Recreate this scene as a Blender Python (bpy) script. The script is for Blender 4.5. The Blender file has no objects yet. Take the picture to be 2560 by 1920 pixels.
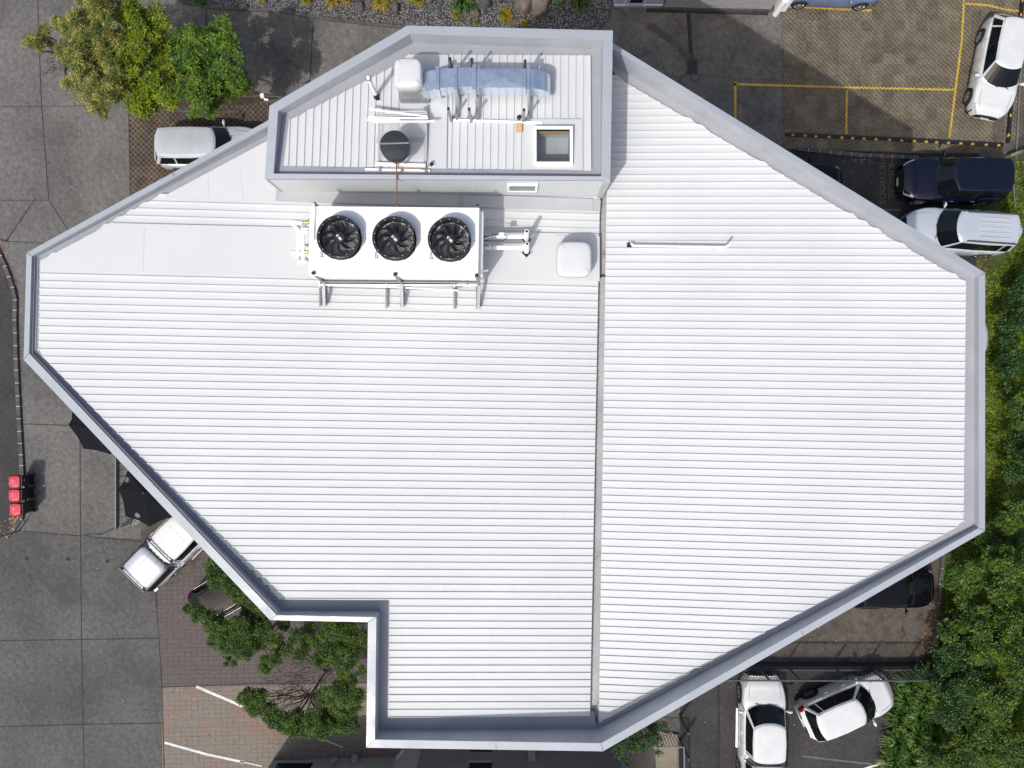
import bpy, math, random
from mathutils import Vector
random.seed(7)
R = math.radians
HC, FPX = 31.5, 1800.0          # camera height (m), focal length in photo pixels (2560 wide)

# ------------------------------------------------------------------ camera, sky, sun, exposure
sc = bpy.context.scene
cam = bpy.data.cameras.new('camera'); camo = bpy.data.objects.new('camera', cam)
sc.collection.objects.link(camo); sc.camera = camo
camo.location = (0, 0, HC); camo.rotation_euler = (0, 0, 0)
cam.sensor_width = 36.0; cam.lens = FPX/2560*36; cam.clip_start = 0.5; cam.clip_end = 600
world = bpy.data.worlds.new('World'); sc.world = world; world.use_nodes = True
nt = world.node_tree; bg = nt.nodes['Background']
sky = nt.nodes.new('ShaderNodeTexSky'); sky.sky_type = 'NISHITA'; sky.sun_disc = False
SUN_EL = R(53.0); LX, LY = 0.56, 0.83                   # light travels towards +x +y
sky.air_density = 1.0; sky.dust_density = 4.2; sky.ozone_density = 0.3; sky.sun_elevation = SUN_EL; sky.sun_rotation = math.atan2(-LX, -LY)
nt.links.new(sky.outputs[0], bg.inputs[0]); bg.inputs[1].default_value = 0.15
sl = bpy.data.lights.new('sun', 'SUN'); sl.energy = 2.8; sl.angle = R(0.5); sl.color = (1.0, 0.985, 0.965)
so = bpy.data.objects.new('sun', sl); sc.collection.objects.link(so); so.location = (-10, -20, 40)
d = Vector((LX*math.cos(SUN_EL), LY*math.cos(SUN_EL), -math.sin(SUN_EL)))
so.rotation_euler = d.to_track_quat('-Z', 'Y').to_euler()
sc.view_settings.view_transform = 'Standard'; sc.view_settings.look = 'None'
sc.view_settings.gamma = 1.0; sc.view_settings.exposure = 0.05
COL = sc.collection

# ------------------------------------------------------------------ helpers
def P(px, py, z=0.0):
    k = (HC - z)/FPX
    return ((px-1280)*k, (960-py)*k, z)

class MB:
    def __init__(s): s.v = []; s.f = []
    def add(s, vs, fs):
        n = len(s.v); s.v += [tuple(v) for v in vs]; s.f += [tuple(i+n for i in f) for f in fs]; return s
    def quad(s, a, b, c, d): return s.add([a, b, c, d], [(0, 1, 2, 3)])
    def box(s, c, size, rz=0.0):
        hx, hy, hz = size[0]/2, size[1]/2, size[2]/2; cs, sn = math.cos(rz), math.sin(rz)
        vs = [(c[0]+x*cs-y*sn, c[1]+x*sn+y*cs, c[2]+z) for z in (-hz, hz) for x, y in ((-hx, -hy), (hx, -hy), (hx, hy), (-hx, hy))]
        return s.add(vs, [(3, 2, 1, 0), (4, 5, 6, 7), (0, 1, 5, 4), (1, 2, 6, 5), (2, 3, 7, 6), (3, 0, 4, 7)])
    def bbox(s, x0, y0, z0, x1, y1, z1): return s.box(((x0+x1)/2, (y0+y1)/2, (z0+z1)/2), (x1-x0, y1-y0, z1-z0))
    def prism(s, poly, z0, z1, top=True, bottom=True):
        n = len(poly)
        zf0 = (lambda p: z0) if not callable(z0) else z0
        zf1 = (lambda p: z1) if not callable(z1) else z1
        vs = [(p[0], p[1], zf0(p)) for p in poly] + [(p[0], p[1], zf1(p)) for p in poly]
        fs = [(i, (i+1) % n, n+(i+1) % n, n+i) for i in range(n)]
        if top: fs.append(tuple(range(n, 2*n)))
        if bottom: fs.append(tuple(range(n-1, -1, -1)))
        return s.add(vs, fs)
    def poly(s, pts): return s.add(pts, [tuple(range(len(pts)))])
    def tube(s, pts, r, n=8, cap=True):
        pts = [Vector(p) for p in pts]; rs = r if isinstance(r, (list, tuple)) else [r]*len(pts)
        rings = []
        prev = None
        for i, p in enumerate(pts):
            if i == 0: t = pts[1]-p
            elif i == len(pts)-1: t = p-pts[i-1]
            else: t = (pts[i+1]-p).normalized() + (p-pts[i-1]).normalized()
            if t.length < 1e-9: t = Vector((0, 0, 1))
            t.normalize()
            up = Vector((0, 0, 1)) if abs(t.z) < 0.95 else Vector((1, 0, 0))
            if prev is not None and (prev - t*prev.dot(t)).length > 1e-3: u = (prev - t*prev.dot(t)).normalized()
            else: u = t.cross(up).normalized()
            prev = u; w = t.cross(u)
            rings.append([p + (u*math.cos(2*math.pi*k/n) + w*math.sin(2*math.pi*k/n))*rs[i] for k in range(n)])
        vs = [v for r_ in rings for v in r_]; fs = []
        for i in range(len(rings)-1):
            for k in range(n):
                a, b = i*n+k, i*n+(k+1) % n
                fs.append((a, b, b+n, a+n))
        if cap: fs.append(tuple(range(n-1, -1, -1))); fs.append(tuple((len(rings)-1)*n+k for k in range(n)))
        return s.add(vs, fs)
    def beam(s, a, b, w, h):        # rectangular bar between two points, h along z
        a, b = Vector(a), Vector(b); t = (b-a).normalized()
        up = Vector((0, 0, 1)) if abs(t.z) < 0.97 else Vector((0, 1, 0))
        u = t.cross(up).normalized()*w/2; v = t.cross(u).normalized()*h/2
        vs = [p+q for p in (a, b) for q in (-u-v, u-v, u+v, -u+v)]
        return s.add(vs, [(0, 1, 2, 3), (7, 6, 5, 4), (0, 4, 5, 1), (1, 5, 6, 2), (2, 6, 7, 3), (3, 7, 4, 0)])
    def lathe(s, c, prof, n=24, a0=0.0, a1=2*math.pi, axis='z'):
        full = abs(a1-a0-2*math.pi) < 1e-6; m = n if full else n+1; vs = []
        for r_, h in prof:
            for k in range(m):
                a = a0+(a1-a0)*k/n; x, y = r_*math.cos(a), r_*math.sin(a)
                if axis == 'z': vs.append((c[0]+x, c[1]+y, c[2]+h))
                elif axis == 'y': vs.append((c[0]+x, c[1]+h, c[2]+y))
                else: vs.append((c[0]+h, c[1]+x, c[2]+y))
        fs = []
        for i in range(len(prof)-1):
            for k in range(n):
                a, b = i*m+k, i*m+(k+1) % m
                fs.append((a, b, b+m, a+m))
        return s.add(vs, fs)

def origin_of(o):
    v = Vector((0, 0, 0))
    while o is not None: v += o.location; o = o.parent
    return v
SPLIT = {'plant_room_flat_panel', 'reflector', 'cap_seam', 'screw_boss', 'corner_trim', 'lip_shade_line', 'panel_seam', 'plant_room_seam', 'foot', 'pipe_stand', 'coupling', 'pipe_clip',
         'roof_channel', 'roof_rail', 'roof_rib', 'side_step', 'bar_foot', 'wiper', 'gutter_bracket', 'bracket', 'casing_seam', 'valve', 'clip', 'canopy_seam', 'bonnet_line', 'slat', 'board_trim', 'pipe', 'frame', 'cable', 'wing_mirror', 'rail', 'window', 'power_conduit'}
def islands(mb):
    par = list(range(len(mb.v)))
    def fd(a):
        while par[a] != a: par[a] = par[par[a]]; a = par[a]
        return a
    for f in mb.f:
        r = fd(f[0])
        for q in f[1:]: par[fd(q)] = r
    groups = {}
    for f in mb.f: groups.setdefault(fd(f[0]), []).append(f)
    out = []
    for fs in groups.values():
        m = MB(); idx = {}
        for f in fs:
            for q in f:
                if q not in idx: idx[q] = len(m.v); m.v.append(mb.v[q])
            m.f.append(tuple(idx[q] for q in f))
        out.append(m)
    return out
def obj(name, mb, mat, parent=None, world=True, smooth=False, label=None):
    if name in SPLIT and parent is not None:
        ms = islands(mb)
        if 1 < len(ms) <= 60:
            os_ = [obj1(name, m, mat, parent, world, smooth, label) for m in ms]; return os_[0]
    return obj1(name, mb, mat, parent, world, smooth, label)
def obj1(name, mb, mat, parent=None, world=True, smooth=False, label=None):
    me = bpy.data.meshes.new(name)
    vs = mb.v
    if parent is not None and world:
        o = origin_of(parent); vs = [(v[0]-o.x, v[1]-o.y, v[2]-o.z) for v in vs]
    me.from_pydata(vs, [], mb.f); me.materials.append(mat)
    if smooth: me.polygons.foreach_set('use_smooth', [True]*len(me.polygons))
    me.update()
    ob = bpy.data.objects.new(name, me); COL.objects.link(ob)
    if parent is not None: ob.parent = parent
    if label: ob['label'] = label
    return ob
def tag(o, label, cat, group=None, kind=None):
    if label: o['label'] = label
    if cat: o['category'] = cat
    if group: o['group'] = group
    if kind: o['kind'] = kind
    return o
def thing(name, label, cat, loc, rz=0, group=None):
    o = bpy.data.objects.new(name, None); COL.objects.link(o); o.location = loc; o.rotation_euler = (0, 0, rz)
    o.empty_display_size = 0.3
    return tag(o, label, cat, group)
def struct(name, mb, mat):
    o = obj(name, mb, mat); o['kind'] = 'structure'; return o
def copy_tree(o, parent=None):
    c = o.copy(); COL.objects.link(c)
    if parent: c.parent = parent
    for ch in [x for x in bpy.data.objects if x.parent == o]: copy_tree(ch, c)
    return c
def text_mesh(name, txt, size, loc, rot, mat, parent=None, ext=0.001, world=True, bold=0.0, align='CENTER', label=None):
    cu = bpy.data.curves.new(name, 'FONT'); cu.body = txt; cu.size = size; cu.extrude = ext; cu.offset = bold
    cu.align_x = align; cu.align_y = 'CENTER'
    t = bpy.data.objects.new(name+'_src', cu); COL.objects.link(t)
    dg = bpy.context.evaluated_depsgraph_get(); me = bpy.data.meshes.new_from_object(t.evaluated_get(dg))
    bpy.data.objects.remove(t); me.name = name; me.materials.clear(); me.materials.append(mat)
    ob = bpy.data.objects.new(name, me); COL.objects.link(ob); l = Vector(loc)
    if parent:
        ob.parent = parent
        if world: l = l-origin_of(parent)
    ob.location = l; ob.rotation_euler = rot
    if label: ob['label'] = label
    return ob

# ------------------------------------------------------------------ materials
def newmat(name):
    m = bpy.data.materials.new(name); m.use_nodes = True; n = m.node_tree
    return m, n, n.nodes['Principled BSDF']
def c4(c): return (c[0], c[1], c[2], 1) if len(c) == 3 else c
def nd(n, t, **kw):
    x = n.nodes.new(t)
    for k, v in kw.items():
        if k.startswith('i_'): x.inputs[k[2:].replace('_', ' ')].default_value = v
        else: setattr(x, k, v)
    return x
def pos(n, scale=(1, 1, 1), rz=0.0):
    g = nd(n, 'ShaderNodeNewGeometry'); m = nd(n, 'ShaderNodeMapping'); m.inputs['Scale'].default_value = scale
    m.inputs['Rotation'].default_value = (0, 0, rz)
    n.links.new(g.outputs['Position'], m.inputs[0]); return m.outputs[0]
def noise(n, vec, scale, detail=3, rough=0.6):
    t = nd(n, 'ShaderNodeTexNoise'); t.inputs['Scale'].default_value = scale
    t.inputs['Detail'].default_value = detail; t.inputs['Roughness'].default_value = rough
    n.links.new(vec, t.inputs['Vector']); return t.outputs['Fac']
def ramp(n, fac, stops):
    r = nd(n, 'ShaderNodeValToRGB'); e = r.color_ramp.elements
    while len(e) < len(stops): e.new(0.5)
    for i, (p, c) in enumerate(stops): e[i].position = p; e[i].color = c4(c)
    n.links.new(fac, r.inputs[0]); return r.outputs[0]
def mixc(n, fac, a, b, mode='MIX'):
    m = nd(n, 'ShaderNodeMix', data_type='RGBA', blend_type=mode)
    for s, v in ((0, fac), (6, a), (7, b)):
        if isinstance(v, bpy.types.NodeSocket): n.links.new(v, m.inputs[s])
        else: m.inputs[s].default_value = v if s == 0 else c4(v)
    return m.outputs[2]
def bump(n, bs, h, strength, dist=0.01):
    b = nd(n, 'ShaderNodeBump'); b.inputs['Strength'].default_value = strength; b.inputs['Distance'].default_value = dist
    n.links.new(h, b.inputs['Height']); n.links.new(b.outputs[0], bs.inputs['Normal'])
def plain(name, col, rough=0.5, metal=0.0, var=0.08, scale=6.0, spec=0.5, coat=0.0):
    m, n, b = newmat(name)
    f = noise(n, pos(n), scale, 4)
    lo = tuple(c*(1-var) for c in col); hi = tuple(min(1, c*(1+var)) for c in col)
    n.links.new(ramp(n, f, [(0.3, lo), (0.7, hi)]), b.inputs['Base Color'])
    b.inputs['Roughness'].default_value = rough; b.inputs['Metallic'].default_value = metal
    b.inputs['Specular IOR Level'].default_value = spec; b.inputs['Coat Weight'].default_value = coat
    b.inputs['Coat Roughness'].default_value = 0.04
    return m
def ground_mat(name, c1, c2, fine=14.0, mott=0.35, mscale=0.5, rough=0.9, stain=None, streak=None, spec=0.3):
    m, n, b = newmat(name); v = pos(n, (1, 1, 1), 0.53)
    f0 = noise(n, v, fine, 6, 0.8); f1 = noise(n, pos(n, (1, 1, 1), 1.17), fine*.31, 4, 0.7)
    fm = nd(n, 'ShaderNodeMath', operation='MULTIPLY_ADD'); n.links.new(f1, fm.inputs[0]); fm.inputs[1].default_value = 0.45; fs = nd(n, 'ShaderNodeMath', operation='MULTIPLY'); n.links.new(f0, fs.inputs[0]); fs.inputs[1].default_value = 0.55; n.links.new(fs.outputs[0], fm.inputs[2]); f = fm.outputs[0]
    col = ramp(n, f, [(0.36, c1), (0.64, c2)])
    g = noise(n, v, mscale, 4, 0.6); k = ramp(n, g, [(0.3, (1-mott,)*3), (0.7, (1+mott*0.4,)*3)])
    col = mixc(n, 1.0, col, k, 'MULTIPLY')
    if stain:
        s = noise(n, v, stain[1], 5, 0.7); mk = ramp(n, s, [(stain[2], (0, 0, 0)), (stain[2]+0.1, (1, 1, 1))])
        col = mixc(n, mk, col, stain[0])
    n.links.new(col, b.inputs['Base Color']); b.inputs['Roughness'].default_value = rough
    b.inputs['Specular IOR Level'].default_value = spec
    bump(n, b, f, 0.5, 0.01); return m
M = {}
M['concrete'] = ground_mat('exposed aggregate concrete', (0.068, 0.066, 0.062), (0.192, 0.187, 0.175), 17, 0.32, 0.35, stain=((0.095, 0.09, 0.082), 0.42, 0.60))
M['concrete_lower'] = ground_mat('darker exposed aggregate concrete', (0.045, 0.045, 0.042), (0.138, 0.136, 0.128), 17, 0.32, 0.3, stain=((0.062, 0.06, 0.057), 0.38, 0.57))  # darker version of the driveway concrete for the lower slabs
M['concrete_dark'] = ground_mat('weathered dark concrete', (0.075, 0.070, 0.062), (0.19, 0.178, 0.16), 13, 0.4, 0.6, stain=((0.085, 0.078, 0.07), 1.3, 0.58))
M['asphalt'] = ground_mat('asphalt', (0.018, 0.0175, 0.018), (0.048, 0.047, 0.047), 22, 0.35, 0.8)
M['asphalt_lit'] = ground_mat('asphalt in sunlit tone', (0.028, 0.027, 0.027), (0.068, 0.066, 0.065), 20, 0.3, 0.6)  # lighter copy of the asphalt, with sunlight put into its colour
M['joint'] = plain('joint filler', (0.035, 0.034, 0.03), 0.9)
M['kerb'] = ground_mat('kerb stone', (0.05, 0.05, 0.048), (0.12, 0.115, 0.11), 12, 0.3, 2)
M['mortar'] = plain('pale mortar', (0.45, 0.44, 0.4), 0.9)
M['brown_conc'] = ground_mat('stained brown concrete', (0.055, 0.047, 0.04), (0.15, 0.13, 0.11), 9, 0.45, 0.9, stain=((0.05, 0.045, 0.035), 0.9, 0.55))
M['beige'] = ground_mat('beige paving', (0.2, 0.17, 0.13), (0.28, 0.24, 0.19), 6, 0.2, 1)
M['soil'] = ground_mat('soil', (0.03, 0.022, 0.014), (0.085, 0.06, 0.04), 16, 0.4, 1.5)
M['yellow'] = ground_mat('worn yellow line paint', (0.42, 0.26, 0.03), (0.62, 0.42, 0.06), 12, 0.35, 5, 0.7, stain=((0.2, 0.14, 0.05), 9, 0.6))
M['white_line'] = ground_mat('worn white line paint', (0.5, 0.5, 0.48), (0.72, 0.72, 0.7), 10, 0.25, 4, 0.7, stain=((0.2, 0.17, 0.15), 7, 0.62))
M['grey_line'] = ground_mat('faded line paint', (0.09, 0.09, 0.09), (0.16, 0.16, 0.155), 10, 0.3, 4, 0.8)
M['faint_text'] = ground_mat('faded letter paint', (0.055, 0.055, 0.052), (0.14, 0.14, 0.13), 14, 0.3, 5, 0.8)
M['yellow_text'] = ground_mat('faded yellow letter paint', (0.26, 0.2, 0.06), (0.42, 0.32, 0.1), 14, 0.3, 5, 0.8)
M['white_roof'] = None
def roof_mat():
    m, n, b = newmat('white coated roof steel'); v = pos(n)
    f = noise(n, v, 0.35, 5, 0.6); col = ramp(n, f, [(0.3, (0.55, 0.563, 0.563)), (0.7, (0.595, 0.608, 0.608))])
    s = noise(n, pos(n, (0.35, 5.0, 1)), 1.5, 4, 0.6)
    col = mixc(n, 1.0, col, ramp(n, s, [(0.3, (0.985,)*3), (0.65, (1, 1, 1))]), 'MULTIPLY')
    d = noise(n, v, 9, 2, 0.5); mk = ramp(n, d, [(0.765, (0, 0, 0)), (0.80, (0.6, 0.6, 0.6))])
    col = mixc(n, mk, col, (0.35, 0.34, 0.32))
    n.links.new(col, b.inputs['Base Color']); b.inputs['Roughness'].default_value = 0.42
    b.inputs['Specular IOR Level'].default_value = 0.4
    return m
M['white_roof'] = roof_mat()
def cap_mat():
    m, n, b = newmat('pale grey folded steel cap'); v = pos(n)
    f = noise(n, v, 0.8, 5, 0.6); col = ramp(n, f, [(0.3, (0.31, 0.34, 0.372)), (0.7, (0.36, 0.388, 0.418))])
    d = noise(n, v, 16, 3, 0.5); mk = ramp(n, d, [(0.74, (0, 0, 0)), (0.79, (0.5, 0.5, 0.5))])
    col = mixc(n, mk, col, (0.65, 0.67, 0.7))
    n.links.new(col, b.inputs['Base Color']); b.inputs['Roughness'].default_value = 0.45
    r = ramp(n, noise(n, v, 1.4, 3), [(0.35, (0.3,)*3), (0.7, (0.55,)*3)]); n.links.new(r, b.inputs['Roughness'])
    bump(n, b, noise(n, v, 1.2, 2), 0.25, 0.02)
    return m
M['cap'] = cap_mat()
M['cap_in'] = plain('grey parapet lining', (0.35, 0.368, 0.40), 0.32, 0, 0.12, 1.3)
M['floor_in'] = plain('grey gutter lining', (0.30, 0.31, 0.338), 0.5, 0, 0.09, 1.0)
M['flash'] = plain('grey flashing', (0.385, 0.40, 0.42), 0.45, 0, 0.05, 1.2)
M['gutter'] = ground_mat('dusty valley gutter', (0.36, 0.35, 0.36), (0.47, 0.46, 0.46), 7, 0.2, 0.8, 0.6, stain=((0.26, 0.23, 0.19), 0.9, 0.60))
M['white'] = plain('bright white enamel', (0.88, 0.88, 0.88), 0.35, 0, 0.02, 2)
M['hood'] = plain('off white moulded hood', (0.57, 0.58, 0.585), 0.4, 0, 0.03, 3)
M['pvc'] = plain('white pipe plastic', (0.82, 0.82, 0.81), 0.35, 0, 0.03, 5)
M['black'] = plain('black moulded plastic', (0.013, 0.014, 0.016), 0.4, 0, 0.2, 9)
M['black_disc'] = plain('dark charcoal cover', (0.022, 0.027, 0.032), 0.55, 0, 0.12, 6)
M['rubber'] = plain('black rubber', (0.012, 0.012, 0.012), 0.8, 0, 0.2, 12)
M['brass'] = plain('brass valve', (0.55, 0.38, 0.12), 0.35, 0.8, 0.1, 20)
M['copper'] = plain('copper pipe', (0.36, 0.17, 0.12), 0.4, 0.6, 0.15, 12)
M['galv'] = plain('galvanised steel', (0.25, 0.262, 0.275), 0.45, 0.3, 0.18, 8)
M['fin'] = plain('coil fin', (0.16, 0.17, 0.18), 0.4, 0.5, 0.2, 10)
M['blade'] = plain('grey black fan blade', (0.014, 0.0145, 0.016), 0.35, 0, 0.15, 8)
M['tan'] = plain('tan plywood offcut', (0.55, 0.34, 0.14), 0.7, 0, 0.1, 10)
M['dkgrey'] = plain('dark grey painted steel', (0.05, 0.055, 0.06), 0.5, 0, 0.15, 5)
M['midgrey'] = plain('grey painted steel', (0.16, 0.17, 0.18), 0.45, 0, 0.12, 5)
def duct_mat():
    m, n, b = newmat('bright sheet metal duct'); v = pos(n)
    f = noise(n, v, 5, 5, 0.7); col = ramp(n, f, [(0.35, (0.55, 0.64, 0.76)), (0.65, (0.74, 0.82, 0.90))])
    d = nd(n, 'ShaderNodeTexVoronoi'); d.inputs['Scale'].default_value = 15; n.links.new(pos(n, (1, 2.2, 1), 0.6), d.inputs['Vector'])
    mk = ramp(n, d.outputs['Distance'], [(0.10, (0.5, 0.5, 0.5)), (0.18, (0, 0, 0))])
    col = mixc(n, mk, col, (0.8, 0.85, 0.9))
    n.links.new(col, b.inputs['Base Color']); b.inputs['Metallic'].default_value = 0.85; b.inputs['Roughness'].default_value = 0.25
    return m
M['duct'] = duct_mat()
def lattice(name, cell, web, web2, hole, hole2, rz, lo, hi, mossy=None):
    m, n, b = newmat(name); v = pos(n, (1, 1, 0), rz)
    t = nd(n, 'ShaderNodeTexVoronoi', voronoi_dimensions='2D'); t.inputs['Scale'].default_value = 1/cell; t.inputs['Randomness'].default_value = 0.0
    n.links.new(v, t.inputs['Vector'])
    mk = ramp(n, t.outputs['Distance'], [(lo, (0, 0, 0)), (hi, (1, 1, 1))])
    g = pos(n); f = noise(n, g, 12, 5, 0.75)
    wc = ramp(n, f, [(0.3, web), (0.7, web2)]); f2 = noise(n, g, 7, 4, 0.7)
    hc = ramp(n, f2, [(0.35, hole), (0.65, hole2)])
    col = mixc(n, mk, hc, wc)
    big = noise(n, g, 0.55, 4, 0.65)
    if mossy: col = mixc(n, ramp(n, big, [(0.42, (0, 0, 0)), (0.62, (0.75,)*3)]), col, mossy)
    k = ramp(n, noise(n, g, 1.6, 3), [(0.3, (0.72,)*3), (0.7, (1.1,)*3)])
    t2 = nd(n, 'ShaderNodeTexVoronoi', voronoi_dimensions='2D', distance='CHEBYCHEV'); t2.inputs['Scale'].default_value = 1/0.48; t2.inputs['Randomness'].default_value = 0.0; n.links.new(pos(n, (1, 1, 0), 0.01), t2.inputs['Vector'])
    sx_ = nd(n, 'ShaderNodeSeparateColor'); n.links.new(t2.outputs['Color'], sx_.inputs[0]); col = mixc(n, 1.0, col, ramp(n, sx_.outputs[0], [(0.0, (0.80,)*3), (1.0, (1.15,)*3)]), 'MULTIPLY')
    col = mixc(n, 1.0, col, k, 'MULTIPLY')
    n.links.new(col, b.inputs['Base Color']); b.inputs['Roughness'].default_value = 0.95
    b.inputs['Specular IOR Level'].default_value = 0.2
    bump(n, b, mk, 0.8, 0.04); return m
M['lattice_a'] = lattice('brown grass paver', 0.165, (0.095, 0.078, 0.06), (0.165, 0.135, 0.105), (0.03, 0.022, 0.016), (0.11, 0.078, 0.055), R(45), 0.30, 0.46)
M['lattice_b'] = lattice('tan grass paver', 0.15, (0.095, 0.085, 0.064), (0.19, 0.172, 0.136), (0.09, 0.072, 0.048), (0.235, 0.172, 0.115), R(45), 0.18, 0.56, mossy=(0.155, 0.14, 0.095))
def stamped(name, c1, c2, c3, patch):
    m, n, b = newmat(name); g = pos(n); v = pos(n, (1, 1, 0), -0.02)
    dst = nd(n, 'ShaderNodeTexNoise'); dst.inputs['Scale'].default_value = 3.0; n.links.new(v, dst.inputs['Vector'])
    mm = nd(n, 'ShaderNodeMix', data_type='VECTOR'); mm.inputs[0].default_value = 0.02
    n.links.new(v, mm.inputs[4]); n.links.new(dst.outputs['Color'], mm.inputs[5])
    def brick(w, h, off, freq, ca, cb):
        t = nd(n, 'ShaderNodeTexBrick'); t.offset = off; t.offset_frequency = freq; t.squash = 1.0
        for k, val in (('Scale', 1.0), ('Mortar Size', 0.008), ('Mortar Smooth', 0.3), ('Brick Width', w), ('Row Height', h), ('Bias', 0.0)): t.inputs[k].default_value = val
        t.inputs['Color1'].default_value = c4(ca); t.inputs['Color2'].default_value = c4(cb); t.inputs['Mortar'].default_value = c4(c3)
        n.links.new(mm.outputs[1], t.inputs['Vector']); return t
    A = brick(0.50, 0.38, 0.4, 2, c1, c2); S = brick(0.50, 0.38, 0.4, 2, (0, 0, 0), (1, 1, 1)); B = brick(0.25, 0.19, 0.0, 2, c2, c1)
    D = brick(0.50, 0.19, 0.5, 2, c1, c2)
    s1 = ramp(n, S.outputs['Color'], [(0.28, (0, 0, 0)), (0.30, (1, 1, 1))]); s2 = ramp(n, S.outputs['Color'], [(0.62, (0, 0, 0)), (0.64, (1, 1, 1))])
    col = mixc(n, s2, mixc(n, s1, A.outputs['Color'], D.outputs['Color']), B.outputs['Color'])
    col = mixc(n, A.outputs['Fac'], col, c3)
    col = mixc(n, ramp(n, noise(n, g, 0.9, 6, 0.75), [(0.5, (0, 0, 0)), (0.66, (0.55,)*3)]), col, patch)
    col = mixc(n, 1.0, col, ramp(n, noise(n, g, 12, 4, 0.7), [(0.3, (0.72,)*3), (0.7, (1.22,)*3)]), 'MULTIPLY')
    n.links.new(col, b.inputs['Base Color']); b.inputs['Roughness'].default_value = 0.85
    return m
M['stamp_dark'] = stamped('dark maroon stamped concrete', (0.082, 0.072, 0.068), (0.098, 0.083, 0.08), (0.034, 0.02, 0.02), (0.115, 0.05, 0.055))
M['stamp_tan'] = stamped('tan stamped concrete', (0.165, 0.145, 0.118), (0.185, 0.162, 0.132), (0.085, 0.062, 0.048), (0.23, 0.10, 0.07))
def gravel():
    m, n, b = newmat('river stone gravel'); v = pos(n, (1, 1, 1))
    t = nd(n, 'ShaderNodeTexVoronoi'); t.inputs['Scale'].default_value = 15; n.links.new(v, t.inputs['Vector'])
    h = nd(n, 'ShaderNodeSeparateColor'); n.links.new(t.outputs['Color'], h.inputs[0])
    c = ramp(n, h.outputs[0], [(0.0, (0.05, 0.052, 0.052)), (0.5, (0.15, 0.15, 0.145)), (0.85, (0.26, 0.25, 0.23)), (1.0, (0.32, 0.22, 0.17))])
    e = ramp(n, t.outputs['Distance'], [(0.3, (1, 1, 1)), (0.75, (0.2, 0.2, 0.2))])
    n.links.new(mixc(n, 1.0, c, e, 'MULTIPLY'), b.inputs['Base Color']); b.inputs['Roughness'].default_value = 0.8
    bump(n, b, e, 1.0, 0.04); return m
M['gravel'] = gravel()
M['verge'] = ground_mat('grassy soil', (0.025, 0.035, 0.008), (0.075, 0.10, 0.02), 12, 0.35, 1.5)
M['rock'] = ground_mat('brown boulder', (0.10, 0.078, 0.062), (0.24, 0.19, 0.155), 5, 0.35, 1.5)
M['rock_dark'] = ground_mat('grey basalt boulder', (0.06, 0.058, 0.055), (0.15, 0.14, 0.135), 6, 0.35, 2)
def leafmat(name, cols, rough=0.5, trans=0.25):
    m, n, b = newmat(name); g = nd(n, 'ShaderNodeNewGeometry')
    k = len(cols); cn = noise(n, pos(n), 2.6, 3, 0.6); cr_ = ramp(n, cn, [(0.36, (0, 0, 0)), (0.64, (1, 1, 1))])
    mf = nd(n, 'ShaderNodeMix', data_type='FLOAT'); mf.inputs[0].default_value = 0.55; n.links.new(g.outputs['Random Per Island'], mf.inputs[2]); n.links.new(cr_, mf.inputs[3])
    col = ramp(n, mf.outputs[0], [(0.08+0.84*i/(k-1), c) for i, c in enumerate(cols)])
    col = mixc(n, 1.0, col, ramp(n, noise(n, pos(n), 1.6, 3), [(0.3, (0.65,)*3), (0.7, (1.25,)*3)]), 'MULTIPLY')
    n.links.new(col, b.inputs['Base Color']); b.inputs['Roughness'].default_value = rough
    b.inputs['Specular IOR Level'].default_value = 0.35
    tr = nd(n, 'ShaderNodeBsdfTranslucent'); n.links.new(col, tr.inputs[0])
    mx = nd(n, 'ShaderNodeMixShader'); mx.inputs[0].default_value = trans
    out = n.nodes['Material Output']; n.links.new(b.outputs[0], mx.inputs[1]); n.links.new(tr.outputs[0], mx.inputs[2]); n.links.new(mx.outputs[0], out.inputs[0])
    return m
M['leaf_yellow'] = leafmat('olive and straw foliage', [(0.04, 0.085, 0.012), (0.11, 0.16, 0.025), (0.34, 0.33, 0.075), (0.55, 0.47, 0.15)])
M['leaf_bright'] = leafmat('bright lime foliage', [(0.055, 0.12, 0.008), (0.17, 0.24, 0.010), (0.34, 0.37, 0.018)])
M['leaf_green'] = leafmat('mid green foliage', [(0.03, 0.09, 0.012), (0.09, 0.18, 0.016), (0.21, 0.28, 0.025)])
M['leaf_deep'] = leafmat('deep green foliage', [(0.016, 0.05, 0.008), (0.055, 0.115, 0.014), (0.14, 0.20, 0.02)])
M['leaf_dark'] = leafmat('glossy dark foliage', [(0.010, 0.034, 0.007), (0.028, 0.075, 0.014), (0.07, 0.14, 0.025)], 0.4)
M['leaf_mix'] = leafmat('mixed green foliage', [(0.014, 0.045, 0.007), (0.05, 0.115, 0.012), (0.17, 0.235, 0.022)], 0.42)
M['leaf_flax'] = leafmat('flax leaves', [(0.02, 0.06, 0.01), (0.06, 0.13, 0.02), (0.14, 0.2, 0.035)], 0.35)
M['leaf_grass'] = leafmat('lawn grass', [(0.08, 0.15, 0.01), (0.16, 0.25, 0.015), (0.27, 0.34, 0.03)], 0.7, 0.15)
M['leaf_tussock'] = leafmat('yellow tussock', [(0.12, 0.14, 0.015), (0.28, 0.26, 0.02), (0.42, 0.32, 0.03), (0.40, 0.20, 0.05)], 0.6)
M['leaf_litter'] = leafmat('fallen leaves', [(0.12, 0.05, 0.02), (0.3, 0.15, 0.06), (0.45, 0.3, 0.15)], 0.8, 0)
M['bark'] = ground_mat('bark', (0.05, 0.042, 0.035), (0.15, 0.13, 0.11), 14, 0.3, 3)
M['bark_pale'] = ground_mat('pale dry twig', (0.12, 0.11, 0.10), (0.24, 0.22, 0.2), 14, 0.3, 3)
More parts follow.
